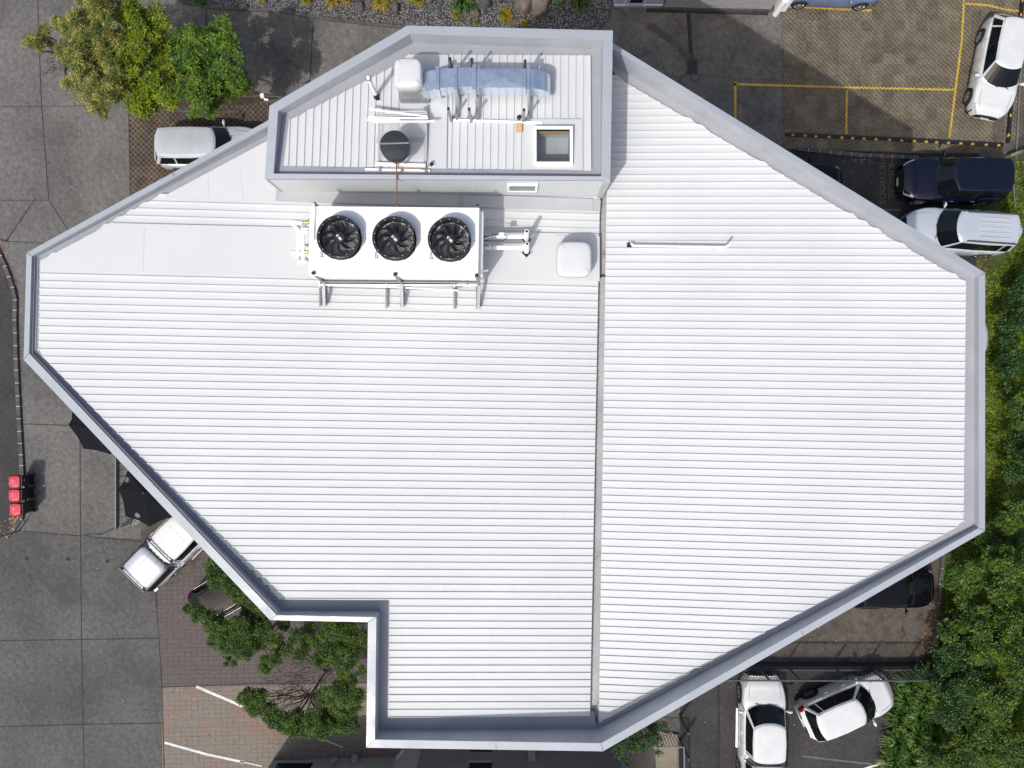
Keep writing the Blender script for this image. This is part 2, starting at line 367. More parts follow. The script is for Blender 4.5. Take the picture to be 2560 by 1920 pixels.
# ------------------------------------------------------------------ ground
def pp(pts, z=0.0): return [P(x, y, z) for x, y in pts]
def sheet(name, pts, z, mat):          # points are ground positions read off the photograph
    mb = MB(); mb.poly([(p[0], p[1], z) for p in [P(x, y) for x, y in pts]]); return struct(name, mb, mat)
def strip(mb, pts, w, z):              # flat strip along a ground polyline, width in metres
    q = [Vector(P(x, y)[:2]) for x, y in pts]
    L, Rr = [], []
    for i, p in enumerate(q):
        t = (q[min(i+1, len(q)-1)]-q[max(i-1, 0)]).normalized(); nrm = Vector((-t.y, t.x))*w/2
        L.append((p.x+nrm.x, p.y+nrm.y, z)); Rr.append((p.x-nrm.x, p.y-nrm.y, z))
    for i in range(len(q)-1): mb.quad(L[i], Rr[i], Rr[i+1], L[i+1])
    return mb
g = MB(); g.quad((-150, -150, -0.03), (150, -150, -0.03), (150, 150, -0.03), (-150, 150, -0.03)); struct('ground', g, M['concrete_dark'])
sheet('driveway', [(-500, -500), (330, -500), (330, 480), (420, 560), (420, 1350), (200, 1340), (60, 1328), (-500, 1300)], 0.0, M['concrete'])
sheet('driveway_lower', [(-500, 1300), (60, 1328), (200, 1340), (420, 1350), (420, 1400), (388, 1480), (405, 1720), (412, 2500), (-500, 2500)], 0.0, M['concrete_lower'])
sheet('lane', [(330, -500), (1600, -500), (1600, 330), (600, 330), (330, 268)], 0.0, M['concrete_dark'])
sheet('side_yard', [(1600, 20), (1955, 20), (1955, 700), (1600, 700)], 0.0, M['concrete_dark'])
sheet('paver_bay', [(322, 262), (800, 255), (800, 620), (326, 620)], 0.006, M['lattice_a'])
sheet('planting_bed_soil', [(322, 225), (620, 222), (700, 245), (620, 262), (322, 270)], 0.011, M['soil'])
sheet('paver_parking', [(1955, -500), (2960, -500), (2700, 380), (2500, 383), (1960, 372)], 0.004, M['lattice_b'])
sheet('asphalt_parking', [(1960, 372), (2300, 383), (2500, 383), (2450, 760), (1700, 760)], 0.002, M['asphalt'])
sheet('concrete_apron', [(2450, 375), (2600, 330), (2600, 430), (2440, 470)], 0.008, M['brown_conc'])
sheet('stamped_court_dark', [(388, 1380), (1100, 1340), (1100, 1705), (404, 1718)], 0.004, M['stamp_dark'])
sheet('stamped_court_tan', [(404, 1718), (1100, 1705), (1100, 2400), (412, 2400)], 0.006, M['stamp_tan'])
sheet('rear_parking', [(1500, 1300), (2356, 1300), (2340, 1655), (1500, 1655)], 0.004, M['brown_conc'])
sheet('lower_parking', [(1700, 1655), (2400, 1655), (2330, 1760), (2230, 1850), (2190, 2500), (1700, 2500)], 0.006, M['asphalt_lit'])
sheet('road', [(-500, 560), (0, 645), (18, 690), (37, 745), (36, 800), (40, 900), (48, 1060), (56, 1190), (56, 1250), (50, 1300), (20, 1334), (-500, 1500)], 0.006, M['asphalt_lit'])
sheet('verge_ground', [(2600, 330), (2500, 420), (2440, 470), (2440, 1300), (2350, 1400), (2340, 1655), (2330, 1760), (2230, 1850), (2180, 2500), (3200, 2500), (3200, 330)], 0.010, M['verge'])
sheet('ute_pad', [(350, 1290), (470, 1290), (500, 1400), (470, 1440), (430, 1462), (388, 1470), (355, 1400)], 0.009, M['brown_conc'])
# joints, cracks, channels
j = MB()
for pts, w in (([(92, -60), (103, 250), (122, 500), (168, 573)], .022), ([(-50, 268), (215, 265)], .022), ([(-50, 501), (122, 501)], .022),
               ([(16, 604), (110, 608)], .025), ([(60, 1060), (175, 1064)], .03), ([(200, 1100), (202, 1440), (204, 1600), (208, 1811), (211, 1960)], .022),
               ([(60, 1328), (200, 1340), (355, 1354)], .028), ([(-30, 1602), (200, 1599), (395, 1596)], .022), ([(-30, 1818), (208, 1811), (406, 1808)], .022),
               ([(515, 14), (515, 75)], .03), ([(783, 45), (775, 205)], .035), ([(322, 268), (326, 500)], .03), ([(322, 262), (600, 256)], .02),
               ([(390, 1478), (405, 1718), (411, 1930)], .03), ([(404, 1718), (640, 1709), (930, 1706)], .025),
               ([(1640, 1700), (1640, 1701)], .02)): strip(j, pts, w, 0.016)
struct('slab_joints', j, M['joint'])
ck = MB(); random.seed(3)
def crack(pts, w=0.018):
    out = []
    for a, b in zip(pts[:-1], pts[1:]):
        n = max(2, int(math.hypot(b[0]-a[0], b[1]-a[1])/9))
        for i in range(n): out.append((a[0]+(b[0]-a[0])*i/n+random.uniform(-1.6, 1.6), a[1]+(b[1]-a[1])*i/n+random.uniform(-1.6, 1.6)))
    out.append(pts[-1]); strip(ck, out, w, 0.013)
for pts in ([(1536, 20), (1575, 42), (1612, 62)], [(1670, 188), (1700, 195), (1720, 186), (1745, 186), (1800, 190), (1840, 197), (1900, 198), (1955, 201)],
            [(1726, 187), (1727, 240)], [(1745, 168), (1755, 185), (1735, 205), (1722, 190)], [(1837, 98), (1830, 150), (1818, 178)], [(1708, 188), (1735, 207), (1760, 187)],
            [(1700, 1895), (1760, 1908), (1800, 1920)], [(2060, 395), (2140, 420)], [(1940, 126), (1955, 127)], [(1935, 138), (1955, 135)], [(1930, 152), (1955, 150)]): crack(pts)
struct('pavement_cracks', ck, M['joint'])
ch = MB(); strip(ch, [(1721, 34), (1728, 148)], 0.17, 0.011); strip(ch, [(1616, 26), (1920, 34)], 0.16, 0.010); struct('drain_channel', ch, M['asphalt'])
ch = MB(); strip(ch, [(1722, 34), (1729, 148)], 0.05, 0.016); struct('channel_slot', ch, M['joint'])
pt = MB(); strip(pt, [(1620, 60), (1682, 105), (1724, 146)], 0.30, 0.012); struct('pale_concrete_patch', pt, M['brown_conc'])
pt = MB(); strip(pt, [(1796, 1700), (1797, 1800), (1794, 1920)], 0.09, 0.012); strip(pt, [(1795, 1840), (1795, 1920)], 0.16, 0.014); struct('oil_stain', pt, M['asphalt'])
# painted lines
y = MB()
for pts in ([(1838, 205), (1838, 300)], [(1835, 211), (1955, 214)]): strip(y, pts, 0.105, 0.018)
def wobble(mb, pts, w, amp):
    out = []; k = 0
    for a, b in zip(pts[:-1], pts[1:]):
        n = max(2, int(math.hypot(b[0]-a[0], b[1]-a[1])/4.7)); dx, dy = b[0]-a[0], b[1]-a[1]; l = math.hypot(dx, dy)
        for i in range(n):
            o = amp*(1 if k % 2 else -1); k += 1
            out.append((a[0]+dx*i/n-dy/l*o, a[1]+dy*i/n+dx/l*o))
    out.append(pts[-1]); strip(mb, out, w, 0.018)
for pts in ([(1955, 214), (2120, 219), (2385, 225)], [(2117, 226), (2115, 336)], [(2412, -40), (2404, 100), (2388, 225), (2373, 345)], [(1972, 17), (2178, 27)],
            [(2410, 9), (2470, 14), (2520, 26), (2546, 28)]): wobble(y, pts, 0.085, 1.3)
struct('yellow_parking_lines', y, M['yellow'])
wl = MB()
for pts, w in (([(491, 1716), (606, 1765)], .12), ([(606, 1765), (745, 1822)], .06), ([(412, 1856), (520, 1886), (610, 1905)], .11), ([(600, 1903), (655, 1915)], .05), ([(764, 1830), (858, 1868)], .045),
               ([(905, 1731), (925, 1741)], .06), ([(2150, 1925), (2206, 1907)], .09)): strip(wl, pts, w, 0.018)
struct('white_parking_lines', wl, M['white_line'])
wl = MB(); strip(wl, [(2006, 1890), (2080, 1899), (2180, 1910)], 0.08, 0.014); strip(wl, [(2030, 523), (2250, 525)], 0.05, 0.014); struct('faded_parking_lines', wl, M['grey_line'])
for txt, px, py, size, mat, nm in (('METHODS', 2205, 452, 0.36, 'faint_text', 'painted_letters'), ('MUSICAL', 2227, 446, 0.36, 'faint_text', 'painted_letters'), ('VISITOR', 1850, 289, 0.20, 'yellow_text', 'painted_letters')):
    o = text_mesh(nm, txt, size, P(px, py)[:2]+(0.014,), (0, 0, R(-90)), M[mat]); o.scale = (1.25, 1, 1); o['kind'] = 'structure'
# small sunken pavers/bolts in the driveway
mb = MB()
for x, y_ in ((67, 1396), (170, 1398), (269, 1403)): c = P(x, y_); mb.box((c[0], c[1], 0.011), (0.13, 0.13, 0.012), 0.1)
struct('driveway_inserts', mb, M['asphalt'])

# kerbs
def kerb(name, label, pts, w, h, seg, mat='kerb', gap=0.03, cat='kerb'):
    root = thing(name, label, cat, P(*pts[0])[:2]+(0,)); stones = MB(); mort = MB()
    q = [Vector(P(x, y_)[:2]) for x, y_ in pts]; L = [0]
    for a, b in zip(q[:-1], q[1:]): L.append(L[-1]+(b-a).length)
    def at(s):
        for i in range(len(q)-1):
            if s <= L[i+1] or i == len(q)-2:
                t = (s-L[i])/(L[i+1]-L[i]); return q[i].lerp(q[i+1], min(1, t))
    s = 0
    while s < L[-1]-0.05:
        e = min(s+seg*random.uniform(0.85, 1.15), L[-1]); a, b = at(s), at(e-gap)
        if (b-a).length > 0.05: stones.beam((a.x, a.y, h/2), (b.x, b.y, h/2), w, h)
        m1, m2 = at(max(e-gap, 0)), at(e)
        if (m2-m1).length > 0.01: mort.beam((m1.x, m1.y, h/2-0.004), (m2.x, m2.y, h/2-0.004), w-0.01, h)
        s = e
    obj('kerb_stone_row', stones, M[mat], root); obj('mortar_joint', mort, M['mortar' if mat == 'kerb' else mat], root); return root
kerb('kerb', 'curved kerb of dark stones with pale joints beside the red-lidded bins', [(-40, 570), (0, 632), (16, 668), (30, 705), (41, 742), (40, 800), (43, 900), (51, 1060), (58, 1180), (62, 1240), (56, 1296), (24, 1338), (-40, 1378)], 0.17, 0.11, 0.5)
kerb('kerb', 'long straight dark kerb above the asphalt bays by the navy car', [(1990, 374), (2150, 389), (2292, 396)], 0.16, 0.13, 0.46, gap=0.02)
kerb('kerb', 'short mossy kerb between the black hatchback and the bushes', [(2356, 1380), (2346, 1480), (2337, 1600), (2334, 1650)], 0.15, 0.12, 0.75, gap=0.02)
kerb('kerb', 'low stone edging along the front of the gravel bed', [(400, -30), (460, 8), (520, 20), (700, 30), (820, 50), (1010, 70), (1300, 90)], 0.10, 0.10, 0.12, mat='rock_dark', gap=0.01)
kerb('kerb', 'row of small stones edging the planting bed above the silver car', [(322, 268), (450, 279), (560, 281), (600, 280)], 0.10, 0.09, 0.16, mat='rock_dark', gap=0.02)

# black and yellow wheel-stop rail
def stop_rail(label, pts, n):
    root = thing('wheel_stop', label, 'wheel stop', P(*pts[0])[:2]+(0,)); b = MB(); yb = MB()
    for a, c in zip(pts[:-1], pts[1:]):
        A, B = P(*a), P(*c); b.beam((A[0], A[1], 0.06), (B[0], B[1], 0.06), 0.13, 0.12)
        m = n if a is pts[0] or len(pts) == 2 else 0
    A, B = Vector(P(*pts[0])), Vector(P(*pts[-1])); t = (B-A).normalized(); s = Vector((t.y, -t.x, 0))
    if s.y > 0 and abs(t.x) > abs(t.y): s = -s
    for i in range(n):
        c = A.lerp(B, (i+0.5+random.uniform(-.12, .12))/n)+s*0.035
        vs = [c+t*x_+s*y__ for x_, y__ in ((-.08, .036), (.08, .036), (.045, -.045), (-.045, -.045))]
        yb.add([(v.x, v.y, 0.1235) for v in vs]+[(v.x, v.y, 0.05) for v in vs], [(0, 1, 2, 3), (0, 4, 5, 1)])
    obj('rail', b, M['black'], root); obj('reflector', yb, M['yellow'], root); return root
stop_rail('long black and yellow wheel stop along the lower edge of the paver bays', [(1963, 337), (2250, 350), (2505, 364)], 18)
stop_rail('black and yellow wheel stop beside the white hatchback at the right', [(2556, -20), (2530, 200), (2517, 358)], 9)
mb = MB(); mb.poly(pp([(2487, 300), (2505, 255), (2516, 250), (2512, 352), (2484, 356)], 0)); mb = MB().prism([p[:2] for p in pp([(2487, 300), (2503, 250), (2513, 250), (2508, 350), (2484, 354)])], 0, 0.04)
tag(obj('concrete_ramp', mb, M['brown_conc']), 'pale worn concrete patch in front of the white hatchback nose', 'concrete patch')

# storm grate
rt = thing('drain_grate', 'dark slotted storm drain grate in the shaded concrete', 'drain grate', P(1730, 167)[:2]+(0,))
fr = MB(); sl_ = MB(); x0, y0, _ = P(1716, 187); x1, y1, _ = P(1744, 147)
for a in ((x0, y0, x1, y0+.03), (x0, y1-.03, x1, y1), (x0, y0+.03, x0+.035, y1-.03), (x1-.035, y0+.03, x1, y1-.03)): fr.bbox(a[0], a[1], 0.0, a[2], a[3], 0.03)
for i in range(10): yy = y0+.05+i*(y1-y0-.1)/9.0; sl_.bbox(x0+.035, yy-.012, 0.002, x1-.035, yy+.012, 0.027)
pit = MB().bbox(x0+.01, y0+.01, 0.001, x1-.01, y1-.01, 0.013)
obj('grate_frame', fr, M['dkgrey'], rt); obj('grate_bars', sl_, M['dkgrey'], rt); obj('pit', pit, M['black'], rt)

# ------------------------------------------------------------------ main building
ZT = 13.4
def zl(x): return 13.30 - (x+12.0)*0.65/14.2
def zr(x): return 12.65 + (x-2.3)*0.60/9.2
def onroof(px, py, zf, dz=0.0):
    z = 13.0
    for _ in range(8): p = P(px, py, z); z = zf(p[0])+dz
    return P(px, py, z)
cap_out = [(65.3, 631.6), (58, 899), (674.5, 1550.7), (919.6, 1556), (915.2, 1870), (1507.6, 1879), (2463.6, 1328), (2464, 681.6), (1533, 107.4), (1032, 80), (669, 300.6)]
cap_in = [(79.2, 640), (72.4, 883), (691.8, 1538), (940.8, 1543), (937.2, 1849), (1503, 1858), (2447, 1320), (2447, 690), (1536, 124.5), (1040, 92), (669, 316)]
CO = [P(x, y_, ZT)[:2] for x, y_ in cap_out]; CI = [P(x, y_, ZT)[:2] for x, y_ in cap_in]
edge_px = [((101, 651), zl), ((96.5, 877), zl), ((700, 1497.6), zl), ((974, 1500), zl), ((971, 1793), zl), ((1475, 1790), zl)]
LEDGE = [onroof(p[0], p[1], f) for p, f in edge_px]
L_TOPR = onroof(1500, 470, zl)
redge = [(1516.6, 470), (1497, 1804), (1912, 1578), (2409, 1305), (2414.8, 702.5), (1538, 187)]
REDGE = [onroof(x, y_, zr) for x, y_ in redge]
bld = thing('commercial_building', 'large white ribbed metal roofed building with angular grey parapet seen from above', 'building', (0, 0, 0))
# outer walls (storeys) and fascia
w = MB(); n = len(CO)
for i in range(n):
    a, b = CO[i], CO[(i+1) % n]
    w.quad((a[0]*.996, a[1]*.996, 0), (b[0]*.996, b[1]*.996, 0), (b[0]*.996, b[1]*.996, ZT-.06), (a[0]*.996, a[1]*.996, ZT-.06))
obj('wall', w, plain('painted precast wall', (0.34, 0.33, 0.33), 0.8, 0, 0.1, 1.5), bld)
gl = MB()
for i in range(n):
    if i in (8, 9): continue
    a, b = Vector(CO[i])*1.0, Vector(CO[(i+1) % n]); L_ = (b-a).length; t = (b-a)/L_; nn = Vector((t.y, -t.x))
    if L_ < 3: continue
    m = int(L_/2.6)
    for fl in range(3):
        for q in range(m):
            c = a.lerp(b, (q+.5)/m)+(-nn if nn.dot(a) < 0 else nn)*0.0
            gl.beam((c.x-t.x*.8, c.y-t.y*.8, 2+fl*4), (c.x+t.x*.8, c.y+t.y*.8, 2+fl*4), 0.05, 1.4)
obj('window', gl, plain('dark office glazing', (0.02, 0.03, 0.035), 0.1, 0, 0.1, 3), bld)
# cap ring with mitred joints
c = MB()
for i in range(n):
    j2 = (i+1) % n
    a, b, e, f = CO[i], CO[j2], CI[j2], CI[i]
    c.quad((a[0], a[1], ZT-.015), (b[0], b[1], ZT-.015), (e[0], e[1], ZT), (f[0], f[1], ZT))
    c.quad((a[0], a[1], ZT-.16), (b[0], b[1], ZT-.16), (b[0], b[1], ZT-.015), (a[0], a[1], ZT-.015))
    c.quad((f[0], f[1], ZT), (e[0], e[1], ZT), (e[0], e[1], ZT-.05), (f[0], f[1], ZT-.05))
capo = obj('parapet_cap', c, M['cap'], bld)
# cap seams
sm = MB()
def seam(px0, px1, z): a, b = P(*px0, z), P(*px1, z); sm.beam((a[0], a[1], z+.002), (b[0], b[1], z+.002), 0.010, 0.004)
seam((65.5, 632), (79, 640), ZT); seam((58.5, 899), (72, 883), ZT); seam((337, 1182), (345, 1176), ZT); seam((2464, 682), (2447, 690), ZT)
seam((2463, 1328), (2447, 1320), ZT); seam((919, 1556), (940, 1543), ZT); seam((915, 1870), (937, 1849), ZT); seam((1507, 1879), (1503, 1858), ZT); seam((674, 1550), (692, 1538), ZT)
seam((430, 432), (436, 441), ZT); seam((1240, 1875), (1240, 1856), ZT); seam((2010, 1590), (2002, 1577), ZT)
obj('cap_seam', sm, M['midgrey'], bld)
# inner lining and box gutter floor
def inner(i, e0, e1, zf, mbw, mbf):
    a, b = CI[i], CI[(i+1) % n]
    za, zb = min(zf(a[0])-.04, ZT-.06), min(zf(b[0])-.04, ZT-.06); ins = 0.02
    mbw.quad((a[0], a[1], ZT-.05), (b[0], b[1], ZT-.05), (b[0], b[1], zb), (a[0], a[1], za))
    N_ = 1
    mbf.quad((a[0], a[1], za), (b[0], b[1], zb), (e1[0], e1[1], zb+0.0), (e0[0], e0[1], za+0.0))
def push(p, cx=(0, 0), d=0.12):      # move a roof-edge point under the sheets
    v = Vector(cx)-Vector(p[:2]); v.normalize(); return (p[0]+v.x*d, p[1]+v.y*d)
iw, ifl = MB(), MB()
C0 = (-3, 0.5); LE = [push(p, C0) for p in LEDGE]; RE = [push(p, (6, 0)) for p in REDGE]
LE[3] = (LEDGE[3][0]+.12, LEDGE[3][1]+.12)
inner(0, LE[0], LE[1], zl, iw, ifl); inner(1, LE[1], LE[2], zl, iw, ifl); inner(2, LE[2], LE[3], zl, iw, ifl); inner(3, LE[3], LE[4], zl, iw, ifl)
inner(4, LE[4], (CI[5][0]-.1, LE[5][1]), lambda x: zl(min(x, 2.2)), iw, ifl)
inner(5, (CI[5][0]+.05, CI[5][1]+.5), RE[2], lambda x: zr(max(x, 2.3)), iw, ifl)
ifl.f.pop(); a, b = CI[5], CI[6]
ifl.quad((a[0], a[1], 12.6), (b[0], b[1], zr(b[0])-.04), RE[3]+(zr(b[0])-.04,), (CI[5][0]+.0, CI[5][1]+.6, 12.6))
inner(6, RE[3], RE[4], zr, iw, ifl); inner(7, RE[4], RE[5], zr, iw, ifl)
tl = onroof(669, 352, zl); inner(10, push(tl, C0), LE[0], zl, iw, ifl)
obj('parapet_lining', iw, M['cap_in'], bld)
obj('box_gutter', ifl, M['floor_in'], bld)
# dark bar drawn for the shade on the cap's inner lip
dl = MB()
for i in (0, 1, 10):
    a, b = CI[i], CI[(i+1) % n]; cc = Vector((0, 0)); ta = Vector(a)*0.9955; tb = Vector(b)*0.9955
    dl.beam((ta.x, ta.y, ZT-.045), (tb.x, tb.y, ZT-.045), 0.016, 0.01)
obj('lip_shade_line', dl, M['midgrey'], bld)

# ribbed sheets ----------------------------------------------------
def clip_interval(poly, cs, sn, yy):     # poly in rotated frame; returns x-interval on line y=yy
    xs = []
    m = len(poly)
    for i in range(m):
        a, b = poly[i], poly[(i+1) % m]
        if (a[1] <= yy < b[1]) or (b[1] <= yy < a[1]): xs.append(a[0]+(b[0]-a[0])*(yy-a[1])/(b[1]-a[1]))
    return (min(xs), max(xs)) if len(xs) >= 2 else None
def ribbed(name, poly, ang, y_phase, pitch, zf0, mat, parent, vertical=False, hh=0.027, crest=0.028, foot=0.013, split=()):
    # ribs run along local x (rotated by ang); vertical swaps axes
    cs, sn = math.cos(ang), math.sin(ang); zf = (lambda q: ZR(q)) if vertical else (lambda q: zf0(q[0]))
    def fwd(p): x, y_ = (p[1], -p[0]) if vertical else (p[0], p[1]); return (x*cs+y_*sn, -x*sn+y_*cs)
    def back(q):
        x, y_ = q[0]*cs-q[1]*sn, q[0]*sn+q[1]*cs
        return (-y_, x) if vertical else (x, y_)
    rp = [fwd(p) for p in poly]; ys = [p[1] for p in rp]; y0, y1 = min(ys)+1e-4, max(ys)-1e-4
    rows = []
    k0 = math.floor((y0-y_phase)/pitch)-1
    prof = [(0.0, 0.0), (foot, hh), (foot+crest, hh), (foot+crest+.004, 0.0)]
    for k in range(k0, int((y1-y_phase)/pitch)+2):
        for o, h in prof:
            yy = y_phase+k*pitch+o
            if y0 <= yy <= y1: rows.append((yy, h))
    corner = [(q[1], 0.0) for q in rp if y0 < q[1] < y1]
    for yy, _ in corner:                # interpolate a row at polygon corners
        for i in range(len(rows)-1):
            if rows[i][0] < yy < rows[i+1][0]:
                t = (yy-rows[i][0])/(rows[i+1][0]-rows[i][0]); rows.insert(i+1, (yy, rows[i][1]*(1-t)+rows[i+1][1]*t)); break
    rows = [(y0, rows[0][1])]+rows+[(y1, rows[-1][1])]
    mb = MB(); prev = None
    for yy, h in rows:
        iv = clip_interval(rp, cs, sn, yy)
        if not iv: prev = None; continue
        yc = y_phase+(math.floor((yy-y_phase)/pitch)+.55)*pitch
        ic = clip_interval(rp, cs, sn, min(max(yc, y0), y1)) or iv
        if abs(ic[0]-iv[0]) < .3: iv = (iv[0]*.58+ic[0]*.42, iv[1])
        if abs(ic[1]-iv[1]) < .3: iv = (iv[0], iv[1]*.58+ic[1]*.42)
        a, b = back((iv[0], yy)), back((iv[1], yy))
        A = (a[0], a[1], zf(a)+h); B = (b[0], b[1], zf(b)+h)
        if prev: mb.quad(prev[0], prev[1], B, A)
        prev = (A, B)
    return obj(name, mb, mat, parent)
L_poly = [p[:2] for p in LEDGE]+[onroof(1500, 486, zl)[:2], onroof(690, 474, zl)[:2], onroof(404, 484, zl)[:2]]
ph = onroof(106, 681.8, zl); tiltL = -0.018
ribbed('roof_sheet', L_poly, tiltL, -ph[0]*math.sin(tiltL)+ph[1]*math.cos(tiltL)-0.055, 0.1905, zl, M['white_roof'], bld)
R_poly = [REDGE[0][:2], REDGE[1][:2], REDGE[2][:2], REDGE[3][:2], REDGE[4][:2], REDGE[5][:2], (REDGE[0][0], REDGE[5][1]-.02)]
ph = onroof(1900, 656.3, zr); tiltR = -0.016
ribbed('roof_sheet', R_poly, tiltR, -ph[0]*math.sin(tiltR)+ph[1]*math.cos(tiltR)-0.055, 0.1905, zr, M['white_roof'], bld)
# flat tray panels over the ribs
def flat(name, pts, zf, dz, mat, parent, th=0.02):
    q = [onroof(x, y_, zf, dz) for x, y_ in pts]; mb = MB(); m = len(q)
    mb.add([*q, *[(p[0], p[1], p[2]-th) for p in q]], [tuple(range(m))]+[(i, m+i, m+(i+1) % m, (i+1) % m) for i in range(m)])
    return obj(name, mb, mat, parent)
M['flat_white'] = plain('flat white tray steel', (0.55, 0.565, 0.565), 0.42, 0, 0.02, 0.6)
flat('flat_panel', [(281, 557.5), (1496, 585), (1496, 702), (620, 686), (102, 674), (102, 651)], zl, 0.052, M['flat_white'], bld)
flat('flat_panel', [(408, 491), (666, 353), (700, 353), (700, 503), (560, 499.5)], zl, 0.052, M['flat_white'], bld)
flat('wall_flashing', [(690, 474), (1100, 484), (1483, 497), (1483, 526), (1040, 514), (688, 502)], zl, 0.060, M['flash'], bld)
flat('wall_flashing', [(1483, 500), (1502, 500), (1500, 528), (1484, 526)], zl, 0.05, M['flash'], bld)
sm = MB()
for a, b in (((361, 566), (358, 677)), ((600, 425), (608, 497)), ((520, 432), (522, 495)), ((1394, 585), (1398, 603)), ((1396, 690), (1395, 700))):
    A, B = onroof(*a, zl, .053), onroof(*b, zl, .053); sm.beam(A, B, 0.006, 0.003)
obj('panel_seam', sm, M['flash'], bld)
# valley gutter
vg = MB(); a, b = onroof(1490, 470, zl, -.14), onroof(1527, 470, zl, -.14); c1, d1 = onroof(1464, 1800, zl, -.14), onroof(1506, 1815, zl, -.14)
vg.quad(a, c1, d1, b); obj('valley_gutter', vg, M['gutter'], bld)
vb = MB()
for py in (682, 690): p, q = onroof(1496, py, zl, -.1), onroof(1514, py, zl, -.1)
vb.beam(p, q, 0.05, 0.02); p, q = onroof(1475, 1800, zl, -.1), onroof(1500, 1800, zl, -.1); vb.beam(p, q, 0.06, 0.04); obj('gutter_bracket', vb, M['dkgrey'], bld)

# penthouse --------------------------------------------------------
ZP, ZPR = 14.2, 13.95
def ZR(p): return 14.04-(p[1]-5.2)*0.085
po = [P(x, y_, ZP)[:2] for x, y_ in ((673, 264), (661, 446.5), (1526, 450), (1532.6, 75.5), (1018, 63))]
pi_ = [P(x, y_, ZP)[:2] for x, y_ in ((695, 277), (684, 434), (1503, 441), (1508, 101), (1025, 85))]
wmb = MB(); base = [(p[0]*.997, p[1]*.997) for p in po]
for i in (0, 2, 3, 4):
    a, b = base[i], base[(i+1) % 5]; wmb.quad((a[0], a[1], 12.4), (b[0], b[1], 12.4), (b[0], b[1], ZP-.03), (a[0], a[1], ZP-.03))
pen = obj('rooftop_plant_room', wmb, M['flash'], bld)
# corrugated south wall
cw = MB(); a, b = Vector(base[1]), Vector(base[2]); L_ = (b-a).length; m = int(L_/0.012/4)*4; t = (b-a)/L_
pa = onroof(690.5, 476, zl, 0.06); pb = onroof(1484, 499.5, zl, .06)
for k in range(m):
    s0, s1 = k/m, (k+1)/m
    def wp(s, q): c_ = a.lerp(b, s); off = 0.006*(1 if q % 4 in (1, 2) else 0); return (c_.x, c_.y-off+.01)
    u, v = wp(s0, k), wp(s1, k+1)
    cw.quad((u[0], u[1], 12.5), (v[0], v[1], 12.5), (v[0], v[1], ZP-.05), (u[0], u[1], ZP-.05))
obj('corrugated_wall', cw, M['flat_white'], pen)
ct = MB(); e = Vector(base[2]); ct.bbox(e.x-.14, e.y-.02, 12.55, e.x+.01, e.y+.1, ZP-.04); e = Vector(base[1]); ct.bbox(e.x-.005, e.y-.01, 12.9, e.x+.05, e.y+.05, ZP-.04)
obj('corner_trim', ct, M['flash'], pen)
c = MB()
for i in range(5):
    j2 = (i+1) % 5; A, B, E, F = po[i], po[j2], pi_[j2], pi_[i]
    c.quad((A[0], A[1], ZP-.015), (B[0], B[1], ZP-.015), (E[0], E[1], ZP), (F[0], F[1], ZP))
    c.quad((A[0], A[1], ZP-.15), (B[0], B[1], ZP-.15), (B[0], B[1], ZP-.015), (A[0], A[1], ZP-.015))
    c.quad((F[0], F[1], ZP), (E[0], E[1], ZP), (E[0], E[1], ZP-.04), (F[0], F[1], ZP-.04))
obj('plant_room_cap', c, M['cap'], pen)
lin = MB(); fl = MB()
re = [P(x, y_, ZPR)[:2] for x, y_ in ((719, 300), (712, 416.5), (1477, 429), (1477, 131), (1062, 130), (1040, 131))]
ringin = [pi_[0], pi_[1], pi_[2], pi_[3], pi_[4]]
for i in range(5):
    j2 = (i+1) % 5; A, B = ringin[i], ringin[j2]
    lin.quad((A[0], A[1], ZP-.04), (B[0], B[1], ZP-.04), (B[0], B[1], ZR(B)-.03), (A[0], A[1], ZR(A)-.03))
cxy = Vector((sum(p[0] for p in ringin)/5, sum(p[1] for p in ringin)/5))
ins = [Vector(p)+(cxy-Vector(p)).normalized()*0.75 for p in ringin]
for i in range(5):
    j2 = (i+1) % 5; A, B, E, F = ringin[i], ringin[j2], ins[j2], ins[i]
    fl.quad(*[(q[0], q[1], ZR(q)-.03) for q in (A, B, E, F)])
obj('plant_room_lining', lin, M['cap_in'], pen); obj('plant_room_gutter', fl, M['floor_in'], pen)
PR_poly = [P(x, y_, ZPR)[:2] for x, y_ in ((718, 302), (711, 417), (1320, 427), (1320, 305), (1448, 305), (1448, 429.5), (1477, 430), (1478, 131), (1120, 129), (1060, 128), (1030, 131))]
ribbed('plant_room_roof_sheet', PR_poly, -0.012, 0.02, 0.188, lambda x: ZPR, M['white_roof'], pen, vertical=True, hh=0.03, foot=.012, crest=.028)
fp = MB()
def slab(mb, pts, z, th=0.02): mb.prism([P(x, y_, z)[:2] for x, y_ in pts], lambda p: ZR(p)+(z-ZPR)-th, lambda p: ZR(p)+(z-ZPR))
slab(fp, [(1018, 128), (1119, 130), (1117, 424), (1010, 422), (1000, 300), (1000, 150)], ZPR+.045)
slab(fp, [(1310, 297), (1456, 297), (1456, 318), (1310, 318)], ZPR+.047); slab(fp, [(1310, 318), (1343, 318), (1343, 426), (1310, 426)], ZPR+.047)
slab(fp, [(1424, 318), (1456, 318), (1456, 428), (1424, 428)], ZPR+.047); slab(fp, [(1343, 404), (1424, 404), (1424, 427), (1343, 426)], ZPR+.047)
obj('plant_room_flat_panel', fp, M['flat_white'], pen)
sm = MB()
for a, b in (((1095, 250), (1117, 262)), ((1080, 318), (1116, 318)), ((940, 262), (1000, 272)), ((1104, 130), (1085, 170))):
    A, B = P(*a, ZPR+.046), P(*b, ZPR+.046); sm.beam((A[0], A[1], ZR(A)+.047), (B[0], B[1], ZR(B)+.047), 0.006, 0.003)
obj('plant_room_seam', sm, M['flash'], pen)
